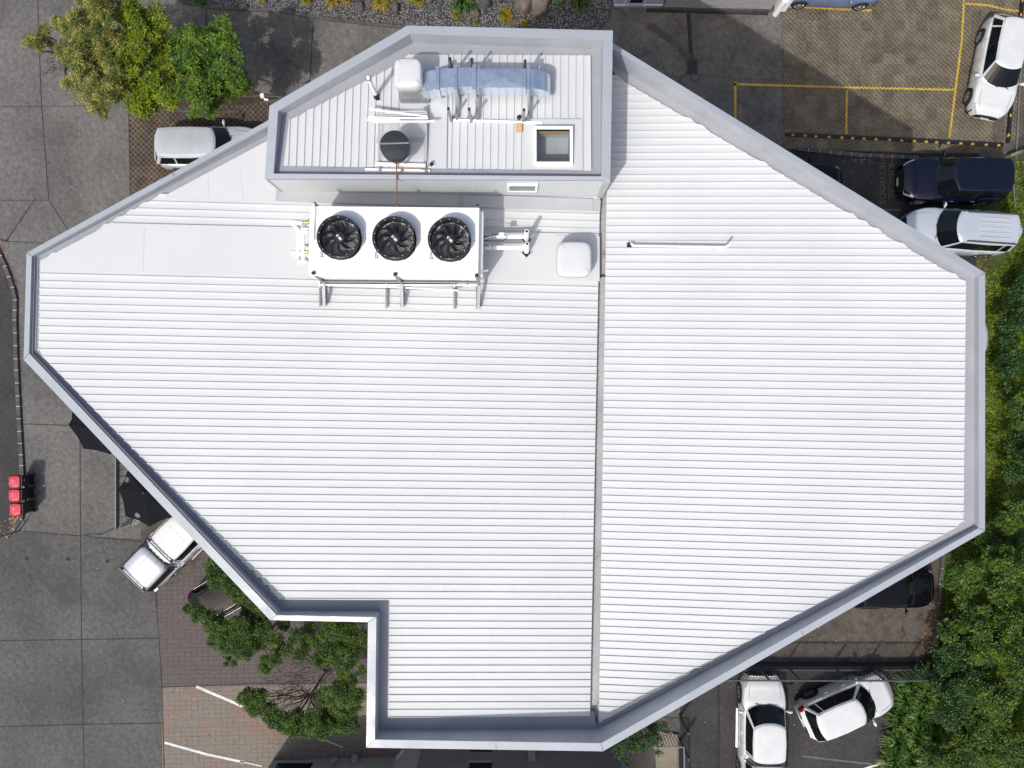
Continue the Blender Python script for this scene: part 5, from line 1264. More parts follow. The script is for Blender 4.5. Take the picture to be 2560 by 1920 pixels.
# ------------------------------------------------------------------ umbrellas and cafe deck
M['canvas'] = plain('black canvas', (0.006, 0.0075, 0.009), 0.9, 0, .15, 4, 0.15)
M['patch'] = plain('grey round patch', (.055, .052, .058), .8)
def umbrella(lab, c_px, rim_px, z_rim, z_top, logos):
    c_ = P(*c_px, z_top); root = thing('patio_umbrella', lab, 'umbrella', (c_[0], c_[1], 0)); mb = MB(); rim = [P(*p, z_rim) for p in rim_px]
    n_ = len(rim); pts = []
    for i in range(n_):
        a, b_ = Vector(rim[i]), Vector(rim[(i+1) % n_]); m_ = (a+b_)/2; cc_ = Vector((c_[0], c_[1], z_rim)); m_ = m_+(cc_-m_)*.045; m_.z = z_rim-.02; pts += [a, m_]
    mb.v = [c_]+[tuple(p) for p in pts]; mb.f = [(0, i+1, (i+1) % len(pts)+1) for i in range(len(pts))]
    obj('canopy', mb, M['canvas'], root)
    mb = MB().tube([(c_[0], c_[1], 0), (c_[0], c_[1], z_top-.03)], .03, 10); obj('pole', mb, M['midgrey'], root)
    mb = MB().lathe((c_[0], c_[1], z_top-.01), [(.05, 0), (.045, .03), (.02, .06), (0, .065)], 12); obj('finial', mb, M['dkgrey'], root)
    mb = MB()
    for p in rim: mb.tube([(c_[0], c_[1], z_top-.04), (p[0], p[1], p[2]-.02)], .009, 5)
    obj('rib', mb, M['midgrey'], root)
    for (px, py), rot, i in logos:
        z = z_rim+.05; p = P(px, py, z)
        # place on the canvas plane of triangle i
        a, b_ = Vector(rim[i]), Vector(rim[(i+1) % n_]); cc_ = Vector(c_); nr = (b_-a).cross(cc_-a).normalized(); nr = nr if nr.z > 0 else -nr
        zz_ = a.z-(nr.x*(p[0]-a.x)+nr.y*(p[1]-a.y))/nr.z; q = Vector((p[0], p[1], zz_))
        rotm = nr.to_track_quat('Z', 'Y').to_euler(); d_ = MB(); N = 20
        u_ = Vector((math.cos(rot), math.sin(rot), 0)); u_ = (u_-nr*u_.dot(nr)).normalized(); v_ = nr.cross(u_)
        d_.poly([tuple(q+nr*.02+u_*.125*math.cos(2*math.pi*k/N)+v_*.125*math.sin(2*math.pi*k/N)) for k in range(N)]); o = obj('emblem', d_, M['patch'], root)
        from mathutils import Matrix
        mt = Matrix((u_, v_, nr)).transposed().to_euler()
        text_mesh('lettering', 'VELO', .07, tuple(q+nr*.026), mt, M['flash'], root, bold=.0015)
umbrella('black umbrella with two round logo patches over the slatted deck', (359, 1232), [(318, 1178), (296, 1222), (314, 1291), (374.5, 1317), (430, 1293), (448, 1215), (400, 1160)], 2.25, 2.62, (((319, 1199), R(78), 0), ((345.5, 1287.5), R(-22), 2)))
umbrella('plain black umbrella poking out at the middle of the left parapet', (236, 1072), [(180, 1030), (171, 1063), (209, 1122), (277, 1136), (312, 1090), (290, 1030), (230, 1004)], 2.25, 2.6, ())
dk = thing('deck_screen', 'slatted dark deck with thin rails beside the umbrellas', 'deck', P(320, 1240))
mb = MB(); mb.prism([P(x, y_)[:2] for x, y_ in ((294, 1150), (420, 1150), (420, 1300), (340, 1310), (294, 1322))], 0.0, 0.03); obj('deck_board', mb, M['concrete_dark'], dk)
mb = MB()
for k in range(10): yy = 1157+k*16.8; mb.beam(P(294, yy+2, .035), P(350+k*2, yy-7, .035), .02 if k != 2 else .05, .012)
obj('deck_gap', mb, M['joint'], dk)
mb = MB(); mb.beam(P(291.5, 1145, .1), P(291.5, 1322, .1), .045, .2); obj('edge_rail', mb, M['midgrey'], dk)
fn = thing('low_fence', 'thin black metal fence end with splayed leaning bars by the ute', 'fence', P(300, 1322))
mb = MB(); mb.beam(P(292, 1322, .05), P(254, 1338, .05), .05, .1); mb.beam(P(254, 1338, .04), P(208, 1340, .04), .035, .05); mb.beam(P(296, 1322, .3), P(350, 1302, .3), .04, .04); obj('rail', mb, M['dkgrey'], fn)
mb = MB()
for k in range(7): mb.beam(P(300+k*5, 1320-k*2, .05), P(312+k*5, 1302-k*2, .75), .018, .018)
obj('bar', mb, M['dkgrey'], fn)
mb = MB(); N = 24; mb.poly([(P(240, 1337)[0]+.32*math.cos(2*math.pi*k/N), P(240, 1337)[1]+.05*math.sin(2*math.pi*k/N), .03) for k in range(N)]); obj('base_plate', mb, M['dkgrey'], fn)
ch_ = thing('folding_chair', 'folded metal chair tucked beside the black umbrella', 'chair', P(336, 1300))
mb = MB()
for k in range(3): mb.beam(P(322+k*8, 1316-k*2, .1+.1*k), P(340+k*8, 1296, .8), .05, .02)
obj('slat', mb, M['galv'], ch_); mb = MB().beam(P(316, 1308, .4), P(352, 1294, .5), .03, .03); mb.beam(P(324, 1318, .05), P(334, 1294, .85), .03, .03); obj('leg', mb, M['black'], ch_)
# slim posts by the road kerb
for (px, py), h, lab in (((15.5, 603.5), 2.9, 'slim grey post with a long shadow by the upper kerb end'), ((49, 1326.5), 2.2, 'slim grey post standing just below the red-lidded bins')):
    p = P(px, py); root = thing('post', lab, 'post', p, 0); mb = MB().tube([(p[0], p[1], 0), (p[0], p[1], h)], [.035, .03], 12); obj('shaft', mb, M['midgrey'], root)
    mb = MB().box((p[0], p[1], h-.14), (.26, .03, .32), R(50)); obj('sign_plate', mb, M['galv'], root)
# festoon box on wire
fb_ = thing('cable_box', 'small white box on a thin cable just left of the plant room corner', 'junction box', P(662, 240, 2.5))
mb = MB(); p = P(656, 240, 2.6); mb.box((p[0], p[1], 2.6), (.14, .16, .14), .15); mb.box((p[0]+.14, p[1]-.13, 2.55), (.16, .06, .08)); obj('box', mb, M['white'], fb_)
mb = MB(); mb.tube([P(570, 238, 2.6), P(612, 241.5, 2.5), P(656, 239, 2.6), P(740, 246, 2.7)], .012, 5); obj('wire', mb, M['midgrey'], fb_)
mb = MB(); a = P(574, 233, 2.4); mb.box(a, (.12, .08, .08)); mb.box(P(592, 241, 2.4), (.05, .08, .08)); obj('clip', mb, M['white'], fb_)

# ------------------------------------------------------------------ railings and fences
fc_ = thing('railing', 'dark vertical bar railing on a low wall above the white ute', 'railing', P(2080, 1660))
mb = MB(); zt_ = .45
mb.prism([P(x, y_)[:2] for x, y_ in ((1780, 1658), (2352, 1658), (2352, 1668), (1780, 1668))], 0, zt_); obj('low_wall', mb, M['dkgrey'], fc_)
mb = MB(); A, B = P(1790, 1662), P(2352, 1664); Y0 = A[1]-.02
mb.beam((A[0], Y0, zt_+.05), (B[0], Y0, zt_+.05), .06, .05); mb.beam((A[0], Y0, 1.62), (B[0]+.3, Y0-.02, 1.62), .06, .05); obj('rail', mb, M['dkgrey'], fc_)
mb = MB(); x = A[0]
while x < B[0]: mb.beam((x, Y0, zt_+.05), (x, Y0, 1.6), .022, .022); x += .125
obj('bar', mb, M['dkgrey'], fc_)
for px in (1890, 1962, 2078, 2164, 2262, 2350): p = P(px, 1662); q = MB().beam((p[0], Y0+.02, 0), (p[0], Y0+.02, 1.68), .07, .07); obj('post', q, M['dkgrey'], fc_)
f2 = thing('railing', 'black bar railing around the beige ramp at the bottom', 'railing', P(1695, 1880))
mb = MB(); zz_ = 1.15
for pts in (([P(1590, 1835), P(1694, 1835)]), ([P(1694, 1835), P(1698, 1990)])):
    A, B = Vector(pts[0]), Vector(pts[1]); n_ = int((B-A).length/.12)
    for k in range(n_): c_ = A.lerp(B, (k+.5)/n_); mb.beam((c_.x, c_.y, 0), (c_.x, c_.y, zz_), .02, .02)
obj('bar', mb, M['dkgrey'], f2)
mb = MB()
for z in (.08, zz_): mb.beam(P(1590, 1835)[:2]+(z,), P(1694, 1835)[:2]+(z,), .05, .04); mb.beam(P(1694, 1835)[:2]+(z,), P(1698, 1990)[:2]+(z,), .05, .04)
obj('rail', mb, M['midgrey'], f2)
for a_ in ((1699, 1790), (1700, 1852)): p = P(*a_); mb = MB().beam((p[0], p[1], 0), (p[0], p[1], 1.6), .09, .09); obj('post', mb, M['dkgrey'], f2)
mb = MB().beam(P(1660, 1790, .6), P(1700, 1790, .6), .02, .02); obj('chain', mb, M['midgrey'], f2)
hs = thing('hose_reel', 'small coiled white hose hanging on the black railing at the bottom', 'hose', P(1672, 1828, .9)); mb = MB()
for r_ in (.07, .09, .11): p = P(1676, 1837, 1.0); mb.tube([(p[0]+r_*math.cos(2*math.pi*k/16), p[1]+r_*math.sin(2*math.pi*k/16), 1.0) for k in range(17)], .008, 5)
obj('coil', mb, M['midgrey'], hs)
wf_ = thing('mesh_fence', 'galvanised mesh fence beside the white hatchback at the right edge', 'fence', P(2540, 260))
mb = MB(); A, B = Vector(P(2536, 400)), Vector(P(2549, 150))
for k in range(36): c_ = A.lerp(B, k/35); mb.beam((c_.x, c_.y, .05), (c_.x, c_.y, 1.5), .015, .015)
obj('wire', mb, M['galv'], wf_); mb = MB(); mb.beam((A.x, A.y, .1), (B.x, B.y, .1), .04, .04); mb.beam((A.x, A.y, 1.5), (B.x, B.y, 1.5), .05, .04); mb.beam((A.x, A.y, .8), (B.x, B.y, .8), .02, .02); obj('rail', mb, M['galv'], wf_)
tb = MB(); tb.beam(P(2520, 392, .25), P(2600, 362, .25), .12, .4); tag(obj('timber_edging', tb, ground_mat('weathered timber', (.12, .12, .07), (.24, .23, .15), 8)), 'weathered greenish timber sleeper at the corner below the mesh fence', 'timber')
f3 = thing('mesh_fence', 'second galvanised mesh fence crossing the sunny grass at the right', 'fence', P(2550, 460)); mb = MB(); A, B = Vector(P(2520, 402)), Vector(P(2530, 520))
for k in range(16): c_ = A.lerp(B, k/15); mb.beam((c_.x, c_.y, .05), (c_.x+.0, c_.y, 1.2), .012, .012)
mb.beam((A.x, A.y, 1.2), (B.x, B.y, 1.2), .03, .03); mb.beam((A.x, A.y, .2), (B.x, B.y, .2), .03, .03); obj('wire', mb, M['galv'], f3)
# ------------------------------------------------------------------ neighbouring buildings
M['board'] = plain('pale blue grey boards', (0.42, 0.45, 0.52), 0.6, 0, .05, 3); M['block'] = None
def blockmat():
    m, n, b = newmat('painted block wall'); t = nd(n, 'ShaderNodeTexBrick'); v = nd(n, 'ShaderNodeNewGeometry'); mp = nd(n, 'ShaderNodeMapping'); mp.inputs['Rotation'].default_value = (R(90), 0, 0)
    n.links.new(v.outputs['Position'], mp.inputs[0]); n.links.new(mp.outputs[0], t.inputs['Vector'])
    for k, val in (('Scale', 1.0), ('Mortar Size', 0.008), ('Brick Width', 0.39), ('Row Height', 0.10)): t.inputs[k].default_value = val
    t.inputs['Color1'].default_value = (.36, .35, .35, 1); t.inputs['Color2'].default_value = (.42, .41, .41, 1); t.inputs['Mortar'].default_value = (.07, .07, .07, 1)
    n.links.new(t.outputs['Color'], b.inputs['Base Color']); b.inputs['Roughness'].default_value = .8; return m
M['block'] = blockmat()
nb = thing('neighbouring_building', 'pale building wall with block base and white downpipe at the top edge', 'building', P(1750, 20))
y0 = P(0, 18)[1]; xA = P(1534, 18)[0]; xB = P(1655, 18)[0]; xC = P(1922, 30)[0]; y1 = P(0, 26)[1]; y2 = P(0, 30)[1]
mb = MB(); mb.quad((xA, y0, 0), (xB, y0, 0), (xB, y0, 4), (xA, y0, 4)); mb.quad((xA, y0, 0), (xA, y0+6, 0), (xA, y0+6, 4), (xA, y0, 4)); obj('board_wall', mb, M['board'], nb)
mb = MB()
for px in (1563, 1614): x = P(px, 0, .5)[0]; mb.bbox(x-.02, y0-.012, .05, x+.02, y0-.001, 4)
mb.bbox(xA, y0-.03, .2, xB, y0-.001, .23); obj('board_trim', mb, M['white'], nb)
x0_, x1_ = P(1572, 0, .6)[0], P(1611, 0, .6)[0]; mb = MB(); mb.bbox(x0_, y0-.05, .30, x1_, y0-.001, .36); mb.bbox(x0_, y0-.04, .36, x0_+.06, y0-.001, 1.4); mb.bbox(x1_-.06, y0-.04, .36, x1_, y0-.001, 1.4)
wn_ = obj('window', mb, M['board'], nb); mb = MB().bbox(x0_+.06, y0-.015, .36, x1_-.06, y0-.004, 1.4); obj('pane', mb, M['glass'], wn_)
mb = MB(); mb.prism([(xB, y1-.02), (xC, y2-.05), (xC, y2+.4), (xB, y1+.4)], 0, .20); obj('plinth', mb, M['brown_conc'], nb)
mb = MB(); mb.quad((xB+.02, y1+.05, .2), (xC, y2+.02, .2), (xC, y2+.02, 4), (xB+.02, y1+.05, 4)); mb.quad((xC, y2+.02, .2), (xC, y2+6, .2), (xC, y2+6, 4), (xC, y2+.02, 4)); obj('block_wall', mb, M['block'], nb)
mb = MB(); p = P(1938, 36); mb.tube([(p[0], p[1], .03), (p[0], p[1], 1.2)], [.13, .13], 18); mb.bbox(p[0]-.12, p[1]+.0, .22, p[0]+.34, p[1]+.5, 3); obj('downpipe', mb, M['white'], nb)
M['grey_wall'] = plain('grey rendered wall', (0.26, 0.26, 0.265), 0.85, 0, .07, 1.5); M['grey_wall2'] = plain('dark grey rendered wall', (0.15, 0.15, 0.16), 0.85, 0, .07, 1.5)
sb = thing('annex_building', 'dark grey single storey building along the bottom edge of the photo', 'building', P(1100, 1900)); HW = 3.0
ya = P(0, 1900)[1]; yb_ = P(0, 1845)[1]
pts = [P(682, 1900)[:2], P(985, 1893)[:2], P(1018, 1855)[:2], P(1060, 1842)[:2], P(1535, 1850)[:2], P(1560, 1880)[:2], (P(1590, 0)[0], -24), (P(640, 0)[0], -24)]
mats_ = [M['grey_wall'], M['grey_wall'], M['grey_wall'], M['grey_wall2'], M['grey_wall'], M['grey_wall'], M['grey_wall'], M['grey_wall']]
for mm in (M['grey_wall'], M['grey_wall2']):
    mb = MB()
    for i, q in enumerate(mats_):
        if q is mm: a, b_ = pts[i], pts[(i+1) % len(pts)]; mb.quad((a[0], a[1], 0), (b_[0], b_[1], 0), (b_[0], b_[1], HW), (a[0], a[1], HW))
    obj('wall', mb, mm, sb)
mb = MB().poly([(p[0], p[1], HW-.1) for p in pts]); obj('roof', mb, M['midgrey'], sb)
def wall_box(nm, px0, py0, px1, py1, yw, mat, depth=.05, parent=sb):   # box on a wall facing +y, from picture position
    z0 = HC-yw*FPX/(960-py0); z1 = HC-yw*FPX/(960-py1); xm0 = (px0-1280)*(HC-(z0+z1)/2)/FPX; xm1 = (px1-1280)*(HC-(z0+z1)/2)/FPX
    return obj(nm, MB().bbox(xm0, yw+.002, z0, xm1, yw+depth, z1), mat, parent)
yw = (pts[3][1]+pts[4][1])/2
wall_box('window', 1174, 1869, 1231, 1883, yw-.04, M['glass'], .09); wall_box('window', 1172, 1911, 1229, 1945, yw-.04, M['glass'], .09)
wall_box('meter_box', 1320, 1878, 1338, 1906, yw-.03, M['grey_wall'], .16); wall_box('window_sill', 1172, 1908, 1229, 1911, yw-.02, M['grey_wall'], .12)
wall_box('window', 684, 1912, 774, 1945, ya-.02, M['glass'], .07); wall_box('window_frame', 680, 1907, 778, 1911, ya-.02, M['grey_wall'], .10)
p = P(840, 1896); mb = MB(); mb.tube([(p[0], p[1]+.06, .35), (p[0]-.0, p[1]+.06, 2.9)], .05, 10); mb.bbox(p[0]-.16, p[1]-.02, .25, p[0]+.13, p[1]+.18, .45); obj('downpipe', mb, M['grey_wall'], sb)
p = P(892, 1893); mb = MB().bbox(p[0]-.12, p[1]-.02, .25, p[0]+.12, p[1]+.25, .55); obj('meter_box', mb, M['grey_wall'], sb)
a, b_ = Vector(pts[1]), Vector(pts[2]); t_ = (b_-a).normalized(); nn_ = Vector((-t_.y, t_.x)); mpt = a.lerp(b_, .62)
mb = MB().beam((mpt.x-t_.x*.22+nn_.x*.02, mpt.y-t_.y*.22+nn_.y*.02, .62), (mpt.x+t_.x*.22+nn_.x*.02, mpt.y+t_.y*.22+nn_.y*.02, .62), .03, .26); sg = obj('wall_sign', mb, M['white'], sb)
mb = MB(); mb.beam((mpt.x-t_.x*.2+nn_.x*.04, mpt.y-t_.y*.2+nn_.y*.04, .72), (mpt.x+t_.x*.2+nn_.x*.04, mpt.y+t_.y*.2+nn_.y*.04, .72), .01, .05); obj('sign_band', mb, M['black'], sg)
rmp = MB().prism([P(x, y_)[:2] for x, y_ in ((1556, 1800), (1692, 1838), (1694, 2000), (1560, 2000))], 0, .10); tag(obj('entrance_ramp', rmp, M['beige']), 'beige concrete landing behind the small tree at the bottom', 'landing')
# ------------------------------------------------------------------ vegetation
def leaves(mb, c, r, n, l, rnd, flat=.75, up=.5, w=.42, shell=.55, cup=0.0):
    """n leaf quads scattered in a lumpy ellipsoid round c; each leaf is its own small face"""
    cx, cy, cz = c; V = mb.v; F = mb.f
    for _ in range(n):
        while True:
            x, y, z = rnd.uniform(-1, 1), rnd.uniform(-1, 1), rnd.uniform(-1, 1); q = x*x+y*y+z*z
            if .02 < q < 1: break
        q = math.sqrt(q); rad = shell+(1-shell)*rnd.random(); rad *= rnd.uniform(.85, 1.12)
        dx_, dy_, dz_ = x/q, y/q, z/q
        if dz_ < -.35: dz_ = -dz_*.6
        px, py, pz = cx+dx_*r*rad, cy+dy_*r*rad, cz+dz_*r*rad*flat
        ax, ay, az = dx_*.7+rnd.uniform(-.7, .7), dy_*.7+rnd.uniform(-.7, .7), rnd.uniform(-.35, .45)+dz_*.2
        m_ = math.sqrt(ax*ax+ay*ay+az*az)+1e-6; ax, ay, az = ax/m_, ay/m_, az/m_
        nx, ny, nz = dx_*.5+rnd.uniform(-.6, .6), dy_*.5+rnd.uniform(-.6, .6), up+dz_*.4+rnd.uniform(0, .5)
        bx, by, bz = ay*nz-az*ny, az*nx-ax*nz, ax*ny-ay*nx; m_ = math.sqrt(bx*bx+by*by+bz*bz)+1e-6; s = l*rnd.uniform(.65, 1.25); hw = s*w*.5/m_
        bx, by, bz = bx*hw, by*hw, bz*hw; i = len(V)
        V.append((px, py, pz)); V.append((px+ax*s*.5+bx, py+ay*s*.5+by, pz+az*s*.5+bz)); V.append((px+ax*s, py+ay*s, pz+az*s-.1*s)); V.append((px+ax*s*.5-bx, py+ay*s*.5-by, pz+az*s*.5-bz))
        F.append((i, i+1, i+2, i+3))
def limb(mb, a, b, r0, r1, rnd, kink=.12):
    a, b = Vector(a), Vector(b); L_ = (b-a).length; pts = [a]; k = 4
    for i in range(1, k): pts.append(a.lerp(b, i/k)+Vector((rnd.uniform(-1, 1), rnd.uniform(-1, 1), rnd.uniform(-.5, 1)))*L_*kink*.5)
    pts.append(b); mb.tube(pts, [r0+(r1-r0)*i/k for i in range(k+1)], 6); return pts
def tree(name, label, base_px, clusters, zt, n_per_m2, leaf, mat, group=None, seed=1, trunk_r=.09, base_z=0, cat='tree', twigs=0, twigdir=None, flat=.7, up=.5, w=.42, sub=5, twigbox=None, twig_m=None, density_shell=.5, dens_k=1.25, grow=1.0, lump=(.32, .55)):
    rnd = random.Random(seed); b = P(*base_px, base_z); root = thing(name, label, cat, b, 0, group); cr = MB(); tk = MB(); fork = Vector((b[0], b[1], zt*.42)); tk.tube([b, (b[0]+.03, b[1]+.02, zt*.2), tuple(fork)], [trunk_r, trunk_r*.8, trunk_r*.7], 8)
    for cl in clusters:
        px, py, rpx = cl[:3]; rpx *= grow; z = zt+(cl[3] if len(cl) > 3 else rnd.uniform(-.5, .3)); c = P(px, py, z); r = rpx*(HC-z)/FPX
        limb(tk, fork, (c[0], c[1], z-.3*r), trunk_r*.5, .012, rnd)
        # lumps inside each cluster give light and dark clumps and a broken outline
        for s in range(sub+3):
            a = rnd.uniform(0, 6.28); q = math.sqrt(rnd.random())*r*.70; rr_ = r*rnd.uniform(*lump); cz = z+rnd.uniform(-.35, .3)*r
            c2 = (c[0]+q*math.cos(a), c[1]+q*math.sin(a), cz); n = max(6, int(n_per_m2*dens_k*rr_*rr_*3.14)); leaves(cr, c2, rr_, n, leaf, rnd, flat, up, w, density_shell)
            limb(tk, (c[0], c[1], z-.3*r), c2, .012, .004, rnd)
    for k in range(twigs):
        x0, y0, x1, y1 = twigbox; px, py = rnd.uniform(x0, x1), rnd.uniform(y0, y1); z = zt*rnd.uniform(.6, 1.0); e = P(px, py, z)
        pts = limb(tk, fork.lerp(Vector(e), rnd.uniform(.25, .7)), e, .009, .003, rnd, .25)
        for q in range(3): s0 = pts[rnd.randint(1, 3)]; limb(tk, s0, s0+Vector((rnd.uniform(-.5, .2), rnd.uniform(-.5, .3), rnd.uniform(-.1, .3))), .006, .002, rnd, .3)
    obj('crown', cr, mat, root); obj('trunk', tk, twig_m or M['bark'], root); return root
G1 = 'street trees above the silver wagon'
tree('street_tree', 'straw and olive coloured feathery tree, leftmost of the upper left trees', (245, 210), [(225, 25, 38), (255, 5, 35), (270, 50, 35), (200, 70, 40), (180, 125, 36), (230, 110, 46), (275, 110, 36), (200, 165, 38), (250, 165, 44), (285, 170, 26), (225, 215, 36), (262, 225, 34), (240, 260, 24), (256, 280, 16), (160, 60, 24), (110, 85, 22), (90, 110, 20), (70, 105, 14), (125, 108, 12), (163, 212, 18), (275, 30, 26), (140, 50, 10)], 4.6, 1000, .10, M['leaf_yellow'], G1, 11, .10, flat=.8, up=.25, w=.28, sub=6, twigs=22, twigbox=(95, 110, 160, 190), grow=1.18)
tree('street_tree', 'bright lime green tree, middle of the upper left trees', (350, 210), [(318, 30, 28), (345, 55, 32), (375, 45, 34), (400, 75, 26), (330, 100, 34), (365, 95, 30), (395, 120, 26), (340, 150, 30), (320, 180, 24), (360, 200, 30), (395, 170, 24), (310, 230, 28), (345, 250, 32), (385, 235, 32), (420, 240, 28), (300, 205, 18), (430, 200, 24), (355, 272, 18), (325, 25, 20), (350, 130, 24), (380, 205, 24), (410, 150, 22), (300, 140, 20)], 4.2, 620, .135, M['leaf_bright'], G1, 12, .10, grow=1.22, sub=6, flat=.7, up=.55, w=.34)
tree('street_tree', 'mid green tree, rightmost of the upper left trees', (520, 200), [(545, 65, 24), (560, 90, 26), (500, 95, 26), (460, 105, 26), (475, 75, 14), (530, 120, 30), (580, 130, 26), (490, 150, 30), (540, 165, 30), (445, 120, 18), (590, 190, 28), (610, 195, 22), (560, 205, 32), (515, 205, 32), (470, 190, 28), (450, 220, 24), (500, 245, 28), (540, 245, 28), (575, 228, 22), (490, 282, 16), (525, 275, 16), (440, 165, 16), (520, 170, 28), (560, 165, 24), (495, 215, 24), (600, 215, 18)], 4.0, 560, .14, M['leaf_green'], G1, 13, .10, grow=1.18, sub=5, flat=.7, up=.55, w=.34)
G2 = 'leafy trees in the lower left paved court'
tree('court_tree', 'crescent crowned green tree arching over the shiny black car', (690, 1560), [(535, 1415, 22), (545, 1445, 26), (572, 1466, 18), (475, 1522, 14), (500, 1535, 24), (528, 1552, 28), (545, 1585, 30), (575, 1605, 32), (610, 1612, 32), (640, 1600, 28), (630, 1560, 28), (600, 1570, 28), (655, 1545, 24), (640, 1515, 24), (620, 1488, 22), (600, 1480, 16), (665, 1660, 22), (685, 1650, 18), (700, 1620, 14), (655, 1580, 22), (585, 1575, 24), (560, 1570, 20), (615, 1590, 26), (690, 1600, 18), (570, 1640, 10), (590, 1500, 12), (612, 1530, 14), (712, 1563, 14), (585, 1660, 7), (565, 1662, 6)], 3.6, 1350, .07, M['leaf_deep'], G2, 21, .06, sub=17, lump=(.20, .46), flat=.9, up=.3, twigs=24, twigbox=(560, 1490, 740, 1600), w=.5, grow=1.18)
tree('court_tree', 'dark bare-branched tree against the notch of the white parapet', (835, 1640), [(830, 1572, 26), (860, 1580, 30), (888, 1590, 24), (800, 1600, 22), (820, 1630, 28), (850, 1645, 28), (880, 1640, 24), (800, 1650, 18), (910, 1600, 16), (765, 1600, 16), (905, 1680, 14), (860, 1680, 16), (735, 1590, 18), (760, 1625, 16), (715, 1625, 14), (835, 1605, 24), (870, 1620, 22), (745, 1640, 14), (775, 1570, 14)], 3.8, 900, .07, M['leaf_deep'], G2, 22, .06, sub=17, lump=(.20, .46), flat=.9, up=.3, twigs=120, twigbox=(640, 1560, 915, 1770), w=.5, grow=1.3)
tree('court_tree', 'low green tree with a curved crown over the tan stamped paving', (800, 1700), [(622, 1740, 24), (640, 1760, 26), (660, 1775, 26), (685, 1790, 24), (705, 1805, 22), (735, 1795, 24), (725, 1825, 18), (765, 1815, 28), (790, 1800, 32), (810, 1825, 24), (830, 1790, 34), (860, 1800, 30), (845, 1760, 32), (815, 1745, 26), (870, 1740, 26), (885, 1765, 20), (880, 1815, 18), (850, 1715, 24), (875, 1700, 18), (900, 1735, 14), (655, 1740, 18), (840, 1830, 10)], 3.4, 1350, .07, M['leaf_deep'], G2, 23, .06, sub=17, lump=(.20, .46), flat=.9, up=.3, twigs=60, twigbox=(640, 1690, 840, 1790), w=.5, grow=1.2)
tree('small_tree', 'dark green tree squeezed between the parapet point and the bottom railing', (1600, 1830), [(1545, 1880, 16), (1560, 1900, 14), (1580, 1860, 22), (1610, 1845, 26), (1635, 1820, 22), (1640, 1850, 18), (1615, 1870, 18), (1590, 1830, 22), (1660, 1815, 14), (1648, 1880, 9), (1560, 1862, 16)], 2.8, 800, .08, M['leaf_dark'], None, 24, .06, sub=5, w=.5)
# grass verge (stuff)
def in_poly(x, y, poly):
    c = False; n = len(poly)
    for i in range(n):
        a, b = poly[i], poly[(i+1) % n]
        if (a[1] > y) != (b[1] > y) and x < (b[0]-a[0])*(y-a[1])/(b[1]-a[1])+a[0]: c = not c
    return c
gp = [P(x, y)[:2] for x, y in ((2640, 400), (2510, 410), (2492, 470), (2512, 560), (2525, 640), (2460, 700), (2440, 760), (2440, 1300), (2380, 1380), (2362, 1500), (2350, 1660), (2340, 1950), (2700, 1950), (2700, 400))]
rnd = random.Random(5); gb = MB(); xs_ = [p[0] for p in gp]; ys_ = [p[1] for p in gp]; cnt = 0
while cnt < 60000:
    x, y = rnd.uniform(min(xs_), max(xs_)), rnd.uniform(min(ys_), max(ys_))
    if not in_poly(x, y, gp): continue
    cnt += 1; a = rnd.uniform(0, 6.28); h = rnd.uniform(.05, .14)*(1+.8*math.sin(x*3.1)*math.sin(y*2.3)); w_ = rnd.uniform(.02, .045); lx, ly = rnd.uniform(-.09, .09), rnd.uniform(-.09, .09)
    gb.add([(x-w_*math.cos(a), y-w_*math.sin(a), .01), (x+w_*math.cos(a), y+w_*math.sin(a), .01), (x+lx, y+ly, .01+max(.03, h))], [(0, 1, 2)])
tag(obj('grass', gb, M['leaf_grass']), 'sunny green grass verge along the right side of the building', 'grass', kind='stuff')
